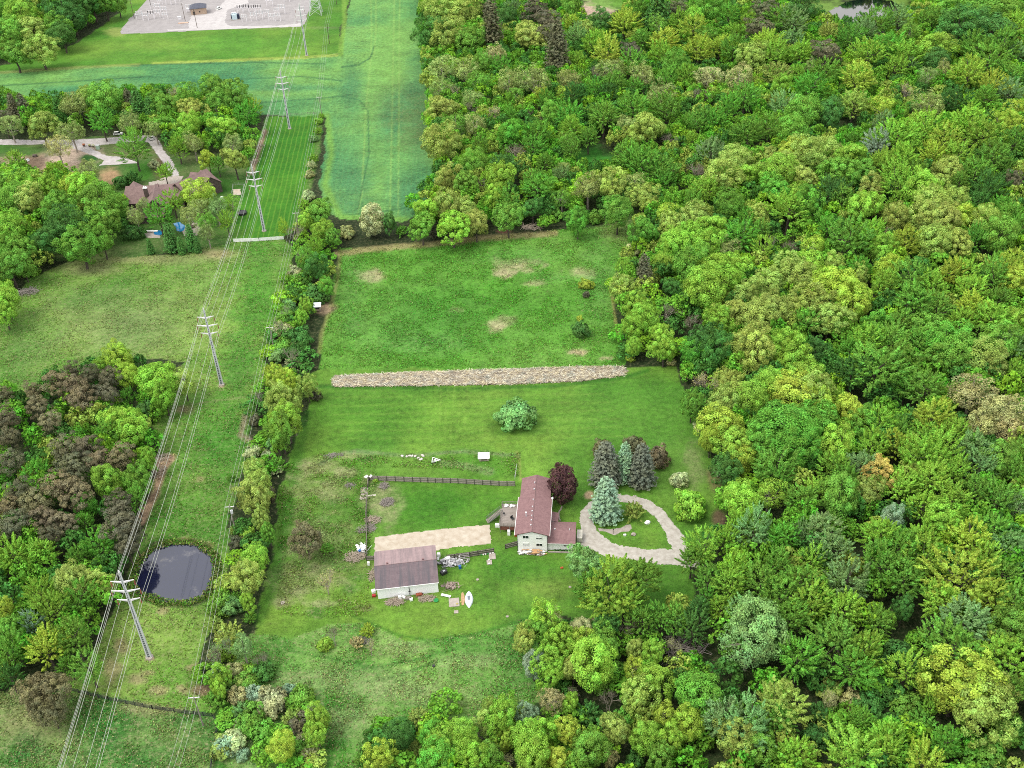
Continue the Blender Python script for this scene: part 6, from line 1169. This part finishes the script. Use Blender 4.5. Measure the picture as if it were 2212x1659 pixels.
for f, x, y, d, lb in [(z4, 1093, 1532, (2.7, 2.9), 'large speckled concrete slab left of the boat'), (z4, 1112, 1618, (1.1, .95), 'small pale concrete slab below the large one'), (z4, 1412, 1170, (1.4, 1.6), 'pale slab with stones below the plank fence end'), (z4, 1438, 1115, (1.8, 2.2), 'tan paved square behind the pale slab near the fence end')]:
    thing('concrete_slab', at(f, x, y), .06, lb, 'slab', [('slab', MB().box((0, 0, .08), (d[0], d[1], .16)), M_CONC)])
for k, (f, x, y, lb) in enumerate([(z4, 1408, 1150, 'upper white stone on the pale slab'), (z4, 1410, 1185, 'lower white stone on the pale slab'), (z4, 1120, 1548, 'yellowish stone on the large speckled slab'), (z4, 1155, 1528, 'yellow toy beside the tan mat')]):
    g3 = at(f, x, y); thing('stone', (g3[0], g3[1], .16 if k < 3 else 0), 0, lb, 'stone', [('stone', MB().blob((0, 0, .12), (.3, .25, .2), k, 8, 5, .2), M_WHITE if k < 2 else simple('yellow_stone', (222, 206, 120), None, 2, .8))])
thing('floor_mat', at(z4, 1172, 1500), .03, 'tan worn board lying left of the boat', 'board', [('mat', MB().prism([(-.35, -2.2), (.25, -2.1), (.5, -.6), (.45, 1.2), (.1, 2.4), (-.3, 2.1), (-.5, .6)], .02, .1), simple('tan_board', (214, 178, 136), (186, 150, 110), 2, .9))])
# boat: pointed both ends, pale hull turned up, grey patch
bo = P(*z4(1228, 1505)); bt = empty('boat', (bo.x, bo.y, 0), .02, 'pale blue-white pointed boat lying on the grass right of the slab', 'boat')
nv_, R_ = 19, 10; hv = []
for i in range(nv_):
    t = -1+2*i/(nv_-1); wd = 1.05*max(0.02, (1-abs(t)**2.2)); ht = .75*(1-.35*t*t)
    for j in range(R_+1):
        a = math.pi*j/R_; hv.append((-math.cos(a)*wd, t*2.95, .05+math.sin(a)**.8*ht*(.15+.85*min(1, wd/.6))))
hf = [(i*(R_+1)+j, i*(R_+1)+j+1, (i+1)*(R_+1)+j+1, (i+1)*(R_+1)+j) for i in range(nv_-1) for j in range(R_)]
M_HULL = simple('pale_hull', (222, 232, 240), (204, 216, 226), .8, .35, bump=0)
hb = MB(); hb.add(hv, [f[::-1] for f in hf]); hb.build('hull', M_HULL, bt, True)
MB().tube((0, -2.1, .6), (0, 2.1, .6), .05, .05, 5).build('keel', M_HULL, bt); MB().prism([(-.35, -.8), (.35, -.8), (.4, .7), (-.4, .7)], .74, .80).build('patch', simple('grey_patch', (150, 160, 168), (120, 130, 138), 2, .7), bt)
rmb = MB()
for s in (-1, 1):
    pr_ = None
    for i in range(13):
        t = -1+2*i/12; q = Vector((s*1.04*(1-t*t), t*2.97, .06)); 
        if pr_ is not None: rmb.tube(pr_, q, .06, .06, 4)
        pr_ = q
rmb.build('rim', M_STEEL, bt)
# white-roofed hutch, blind, white frame, panel
def hut(f, x, y, w_, d_, h, label, name, roofm, wallm, rz=0., legs=0., slope=.25, cat='shed'):
    t = empty(name, at(f, x, y), rz, label, cat); MB().span(-w_/2, w_/2, 0, d_, legs, h).build('wall', wallm, t)
    r = MB(); v = [(-w_/2-.3, -.45, h+.05), (w_/2+.3, -.45, h+.05), (w_/2+.3, d_+.35, h+.05+slope), (-w_/2-.3, d_+.35, h+.05+slope)]; v += [(a, b, c-.12) for a, b, c in v]
    r.add(v, [(0, 1, 2, 3), (7, 6, 5, 4), (0, 4, 5, 1), (1, 5, 6, 2), (2, 6, 7, 3), (3, 7, 4, 0)]); r.build('roof', roofm, t)
    for a in (-w_/2+.08, w_/2-.08):
        for b in (.08, d_-.08): 
            if legs: MB().span(a-.06, a+.06, b-.06, b+.06, 0, legs).build('leg', M_OLDWOOD, t)
    return t
ht_ = hut(z4, 1363, 252, 2.9, 1.9, 1.3, 'small hutch with a bright white roof on the back lawn', 'animal_hutch', M_WHITE, simple('cream_boards', (226, 214, 196), (196, 182, 164), 2, .9)); MB().span(-.9, .9, -.05, .03, .3, .9).build('opening', simple('tan_opening', (150, 134, 118), None, 2, .9), ht_)
t01 = lambda x, y: (x/3, 553+y/3)
bl = hut(t01, 2060, 362, 2.2, 2.2, 2.3, 'small hunting blind with a pale flat roof at the hedgerow', 'hunting_blind', simple('pale_metal_roof', (208, 216, 226), (190, 198, 210), 1, .4), simple('beige_boards', (206, 186, 166), (176, 156, 138), 2, .9), .05, .5); MB().span(-.7, .7, -.05, .03, 1.2, 1.8).build('opening', M_DARK, bl)
fr = empty('scrap_frame', at(z4, 922, 255), .2, 'white tangled metal frame lying on the back lawn', 'metal frame'); fm = MB()
for a, b in [((-1.2, -.5, .1), (-.5, .9, 1.0)), ((-.5, .9, 1.0), (1.5, -.2, .5)), ((-1.2, -.5, .1), (1.5, -.2, .5)), ((-.5, .9, .1), (-.5, .9, 1.0)), ((1.5, -.2, .1), (1.5, -.2, .6)), ((-.9, .1, .1), (.6, .3, .9)), ((.2, -.4, .1), (.2, .6, .9))]: fm.tube(a, b, .1, .1, 5)
fm.build('tubes', M_WHITE, fr); MB().box((0, -.1, .35), (1.9, .8, .1), .1, .2).build('panel', simple('scrap_white', (214, 214, 216), (130, 130, 134), 1.3, .6), fr); MB().box((-.3, -.6, .2), (2.2, .35, .2), .1).build('base', M_DARK, fr)
pt = empty('bird_table', at(z4, 322, 430), 0, 'two white tilted panels with a vine on the fence corner post', 'white panels')
MB().prism([(-1.3, 0), (-.5, .9), (.1, .2), (-.6, -.6)], 1.55, 1.63).build('panel', M_WHITE, pt); MB().prism([(.1, .2), (.7, .9), (1.3, .3), (.6, -.5)], 1.6, 1.68).build('panel', M_WHITE, pt); MB().tube((0, 0, 0), (0, 0, 1.7), .12).build('post', M_OLDWOOD, pt)
place_tree('h', 'L', *z4(335, 400), 5, .9, 'lime green vine growing on the fence corner post', seed=0); place_tree('h', 'L', *z4(380, 425), 6, .6, 'low lime vine to the right of the fence corner post', seed=2)
pq = at(z4, 340, 565); thing('plank', pq, .12, 'two pale planks lying beside the paving slabs', 'planks', [('plank', MB().box((0, .15, .12), (3.0, .18, .06)), simple('pale_plank', (226, 220, 208), None, 2, .9)), ('plank', MB().box((.2, -.2, .1), (2.4, .16, .06), -.1), simple('pale_plank', (226, 220, 208), None, 2, .9))])
rg = random.Random(6)
for k, (x, y) in enumerate([(625, 208), (665, 212), (690, 206), (715, 208), (740, 212), (770, 225), (785, 240), (800, 235), (805, 200), (815, 210)]):
    g3 = at(z4, x, y); thing('stone', g3, rg.uniform(0, 3), 'pale grey stone in the broken row on the back lawn, number %d from the left' % (k+1) if k not in (0, 9) else 'pale grey stone at the %s end of the broken row on the back lawn' % ('left' if k == 0 else 'right'), 'stone', [('stone', MB().blob((0, 0, .15), (.42*rg.uniform(.8, 1.5), .35, .26), k, 8, 5, .2), simple('pale_stone', (212, 206, 200), (170, 164, 158), 2, .95))], 'stones of the broken row on the back lawn')
for k, x in enumerate((1340, 1358, 1378, 1400, 1420, 1444)):
    g3 = at(z4, x, 1098-(x-1340)*.16+6); m = M_WHITE if k % 3 else M_GREENP
    thing('flower_pot', g3, 0, ['leftmost', 'second', 'third', 'fourth', 'fifth', 'rightmost'][k]+' small pot in the row along the dark plank fence', 'flower pot', [('pot', MB().tube((0, 0, 0), (0, 0, .35), .16, .22, 10), m), ('rim', MB().tube((0, 0, .33), (0, 0, .38), .25, .25, 10), m)], 'pots along the fence')
thing('boulder', at(z6, 893, 992), .4, 'white rock on the grass inside the gravel loop', 'boulder', [('rock', MB().blob((0, 0, .25), (.85, .6, .5), 4, 9, 6, .2), M_WHITE)])
thing('boulder', at(z6, 740, 1125), .1, 'grey boulder at the lower end of the crooked path in the loop', 'boulder', [('rock', MB().blob((0, 0, .25), (.75, .6, .5), 8, 9, 6, .2), M_CONC)])
thing('storage_box', at(z6, 643, 1132), .1, 'small white box on the grass below the crooked path', 'box', [('box', MB().box((0, 0, .2), (.7, .5, .4)), M_WHITE), ('lid', MB().box((0, 0, .43), (.75, .55, .05)), M_WHITE)])
thing('garden_lamp', at(z6, 515, 1110), 0, 'small dark lamp post on the crooked path in the loop', 'lamp', [('post', MB().tube((0, 0, 0), (0, 0, 1.5), .06), M_DARK), ('lantern', MB().box((0, 0, 1.6), (.25, .25, .35)), M_DARK)])
bn = empty('park_bench', at(z6, 1650, 460), math.radians(-65), 'grey stone bench at the right edge of the lawn', 'bench'); MB().box((0, 0, .45), (2.6, .9, .14)).build('seat', M_CONC, bn); MB().box((0, .5, .8), (2.6, .1, .7)).build('backrest', M_CONC, bn)
for x in (-1, 1): MB().box((x, 0, .2), (.2, .7, .4)).build('leg', M_CONC, bn)
thing('traffic_cone', at(z5, 1185, 1470), .3, 'small bright orange toy on the lawn in front of the house', 'toy', [('base', MB().box((0, 0, .12), (.75, .5, .24)), M_ORANGE), ('top', MB().box((.05, 0, .3), (.45, .3, .14)), M_ORANGE)])
thing('well_cover', (lambda q: (q.x, q.y, 0))(P(611, 1303)), .3, 'grey concrete lid in the dry grass right of the hedgerow', 'lid', [('lid', MB().box((0, 0, .15), (1.0, .9, .3)), M_CONC), ('handle', MB().box((0, 0, .33), (.3, .06, .06)), M_DARK)])
thing('bucket', (lambda q: (q.x, q.y, 0))(P(937, 1440)), 0, 'tiny black bucket in the rough meadow', 'bucket', [('pail', MB().tube((0, 0, 0), (0, 0, .4), .28, .34, 12), M_DARK), ('rim', MB().tube((0, 0, .4), (0, 0, .44), .36, .36, 12), M_DARK)])
for k, (q, lb) in enumerate([(z4(1305, 1325), 'pale flat stone on the lawn between barn and house'), (z5(135, 1615), 'pale stone on the lawn below the fence end, left of the toy'), ((1231, 1268), 'small white stone in the middle of the near lawn'), ((1096, 1332), 'tiny white stone right of the boat on the lawn')]):
    if k == 1: continue
    g3 = P(*q); thing('stone', (g3.x, g3.y, 0), 0, lb, 'stone', [('stone', MB().blob((0, 0, .08), (.4, .35, .14), k, 8, 5, .2), M_CONC)])
# ------------------------------------------------------------ tall grass, hay leaves, straw stalks: cards on the ground
def scatter(name, zones, dens, size, zr, label, cat, seed, tint=(1, 1, 1), dry=.25, tilt=.45, poly=None, elong=1.5, flat_col=None, n_max=120000, fac=(.75, 1.35)):
    rs = np.random.RandomState(seed); m = np.isin(zone, zones) & (gy > 125) & (gy < 520) & (np.abs(gx) < 260)
    x0, x1, y0, y1 = gx[m].min(), gx[m].max(), gy[m].min(), gy[m].max(); n = int(min((x1-x0)*(y1-y0)*dens, 900000)); x = rs.uniform(x0, x1, n); y = rs.uniform(y0, y1, n)
    ii = np.clip(np.searchsorted(xs, x)-1, 0, nx-2); jj = np.clip(np.searchsorted(ys, y)-1, 0, ny-2); idx = jj*nx+ii; u, v, z_ = to_px(x, y)
    cl = fbm(x, y, 5, 3); ok = np.isin(zone[idx], zones) & (u > -40) & (u < IW+40) & (v > -20) & (v < IH+60) & (rs.rand(n) < np.clip((cl-.35)*4, .12, 1)) & (((u-375)/100)**2+((v-1238)/70)**2 > 1)
    if poly is not None: ok &= inpoly(u, v, poly)
    x, y, idx = x[ok][:n_max], y[ok][:n_max], idx[ok][:n_max]; n = len(x)
    c = col[idx]*1.12*rs.uniform(fac[0], fac[1], (n, 1))*np.array(tint); d = rs.rand(n) < dry*(.3+1.4*cl[ok][:n_max]); c[d] = lc(164, 166, 116)*rs.uniform(.7, 1.1, (d.sum(), 1))
    p = np.stack([x, y, rs.uniform(zr[0], zr[1], n)], 1); nn = rs.normal(size=(n, 3))*tilt+np.array([0, 0, 1.0])
    V, Q, T = cards(p, nn, size*rs.uniform(.5, 1.5, n), rs.rand(n), rs, elong)
    o = obj(name, np_mesh(name, V, Q, [M_WOOD_LEAF], {'tone': ('FACE', T), 'Col': ('FACE', c)})); tag(o, label, cat, kind='stuff'); print(name, n, flush=True)
scatter('tall_grass', [7, 8], 16, .24, (.05, .4), 'tall rough grass with pale dead stems in the near meadow', 'grass', 1, dry=.2)
scatter('yard_weeds', [6], 14, .24, (.05, .5), 'clumps of tall weeds and dead stems in the left part of the yard', 'weeds', 4, dry=.16, poly=[(600, 1010), (700, 975), (800, 985), (1000, 975), (1125, 978), (1120, 1030), (960, 1012), (815, 1010), (800, 1190), (800, 1330), (700, 1335), (600, 1330), (600, 1180)])
scatter('pasture_grass', [4], 6, .25, (.05, .3), 'uneven tussocks of grass in the left pasture', 'grass', 2, dry=.22)
scatter('hay_leaves', [5], 10, .26, (.05, .35), 'leafy green crop plants covering the upper field', 'crop plants', 3, dry=.03)
pe = wpoly([(284, 1262), (296, 1220), (330, 1184), (372, 1172), (428, 1175), (460, 1196), (470, 1218), (462, 1256), (446, 1290), (404, 1304), (352, 1302), (322, 1292), (294, 1284)])
rs = np.random.RandomState(31); x = rs.uniform(min(p[0] for p in pe)-3, max(p[0] for p in pe)+3, 26000); y = rs.uniform(min(p[1] for p in pe)-3, max(p[1] for p in pe)+3, 26000)
dd = edge_dist(x, y, pe, True); ok = (dd < .5+1.6*fbm(x, y, 3)) & (rs.rand(len(x)) < 1.1-dd/2.2); x, y = x[ok], y[ok]; n = len(x)
V, Q, T = cards(np.stack([x, y, rs.uniform(.05, .55, n)], 1), rs.normal(size=(n, 3))*.8+np.array([0, 0, .6]), .26*rs.uniform(.5, 1.5, n), rs.rand(n), rs, 2.2)
cr_ = np.array([lc(110, 160, 62), lc(140, 168, 80), lc(168, 164, 112), lc(90, 138, 54)])[rs.randint(0, 4, n)]
tag(obj('reeds', np_mesh('reeds', V, Q, [M_WOOD_LEAF], {'tone': ('FACE', T), 'Col': ('FACE', cr_)})), 'fringe of reeds and rough grass around the lower pond', 'reeds', kind='stuff')
rs = np.random.RandomState(9); sp2 = wpoly([(718, 820), (728, 812), (900, 804), (1100, 798), (1250, 793), (1345, 792), (1356, 802), (1345, 812), (1250, 824), (1100, 831), (900, 834), (722, 836)])
x0, x1 = min(p[0] for p in sp2), max(p[0] for p in sp2); y0, y1 = min(p[1] for p in sp2), max(p[1] for p in sp2); n = 16000; x = rs.uniform(x0, x1, n); y = rs.uniform(y0, y1, n); ok = inpoly(x, y, sp2); x, y = x[ok], y[ok]; n = len(x)
a = rs.normal(size=n)*.7; L = rs.uniform(.4, 1.3, n); dv = np.stack([np.cos(a)*L, np.sin(a)*L, rs.normal(size=n)*.12], 1); wv = np.stack([-np.sin(a), np.cos(a), np.zeros(n)], 1)*.045; p = np.stack([x, y, rs.uniform(.12, .45, n)], 1)
V = np.stack([p-dv-wv, p+dv-wv, p+dv+wv, p-dv+wv], 1).reshape(-1, 3); cc_ = np.array([lin((222, 212, 194)), lin((190, 178, 158)), lin((236, 230, 216))])[rs.randint(0, 3, n)]*1.1
o = obj('straw_stalks', np_mesh('straw_stalks', V, np.arange(n*4).reshape(n, 4), [M_WOOD_LEAF], {'tone': ('FACE', rs.rand(n)), 'Col': ('FACE', cc_)})); tag(o, 'loose pale stalks lying across the straw strip', 'straw stalks', kind='stuff')
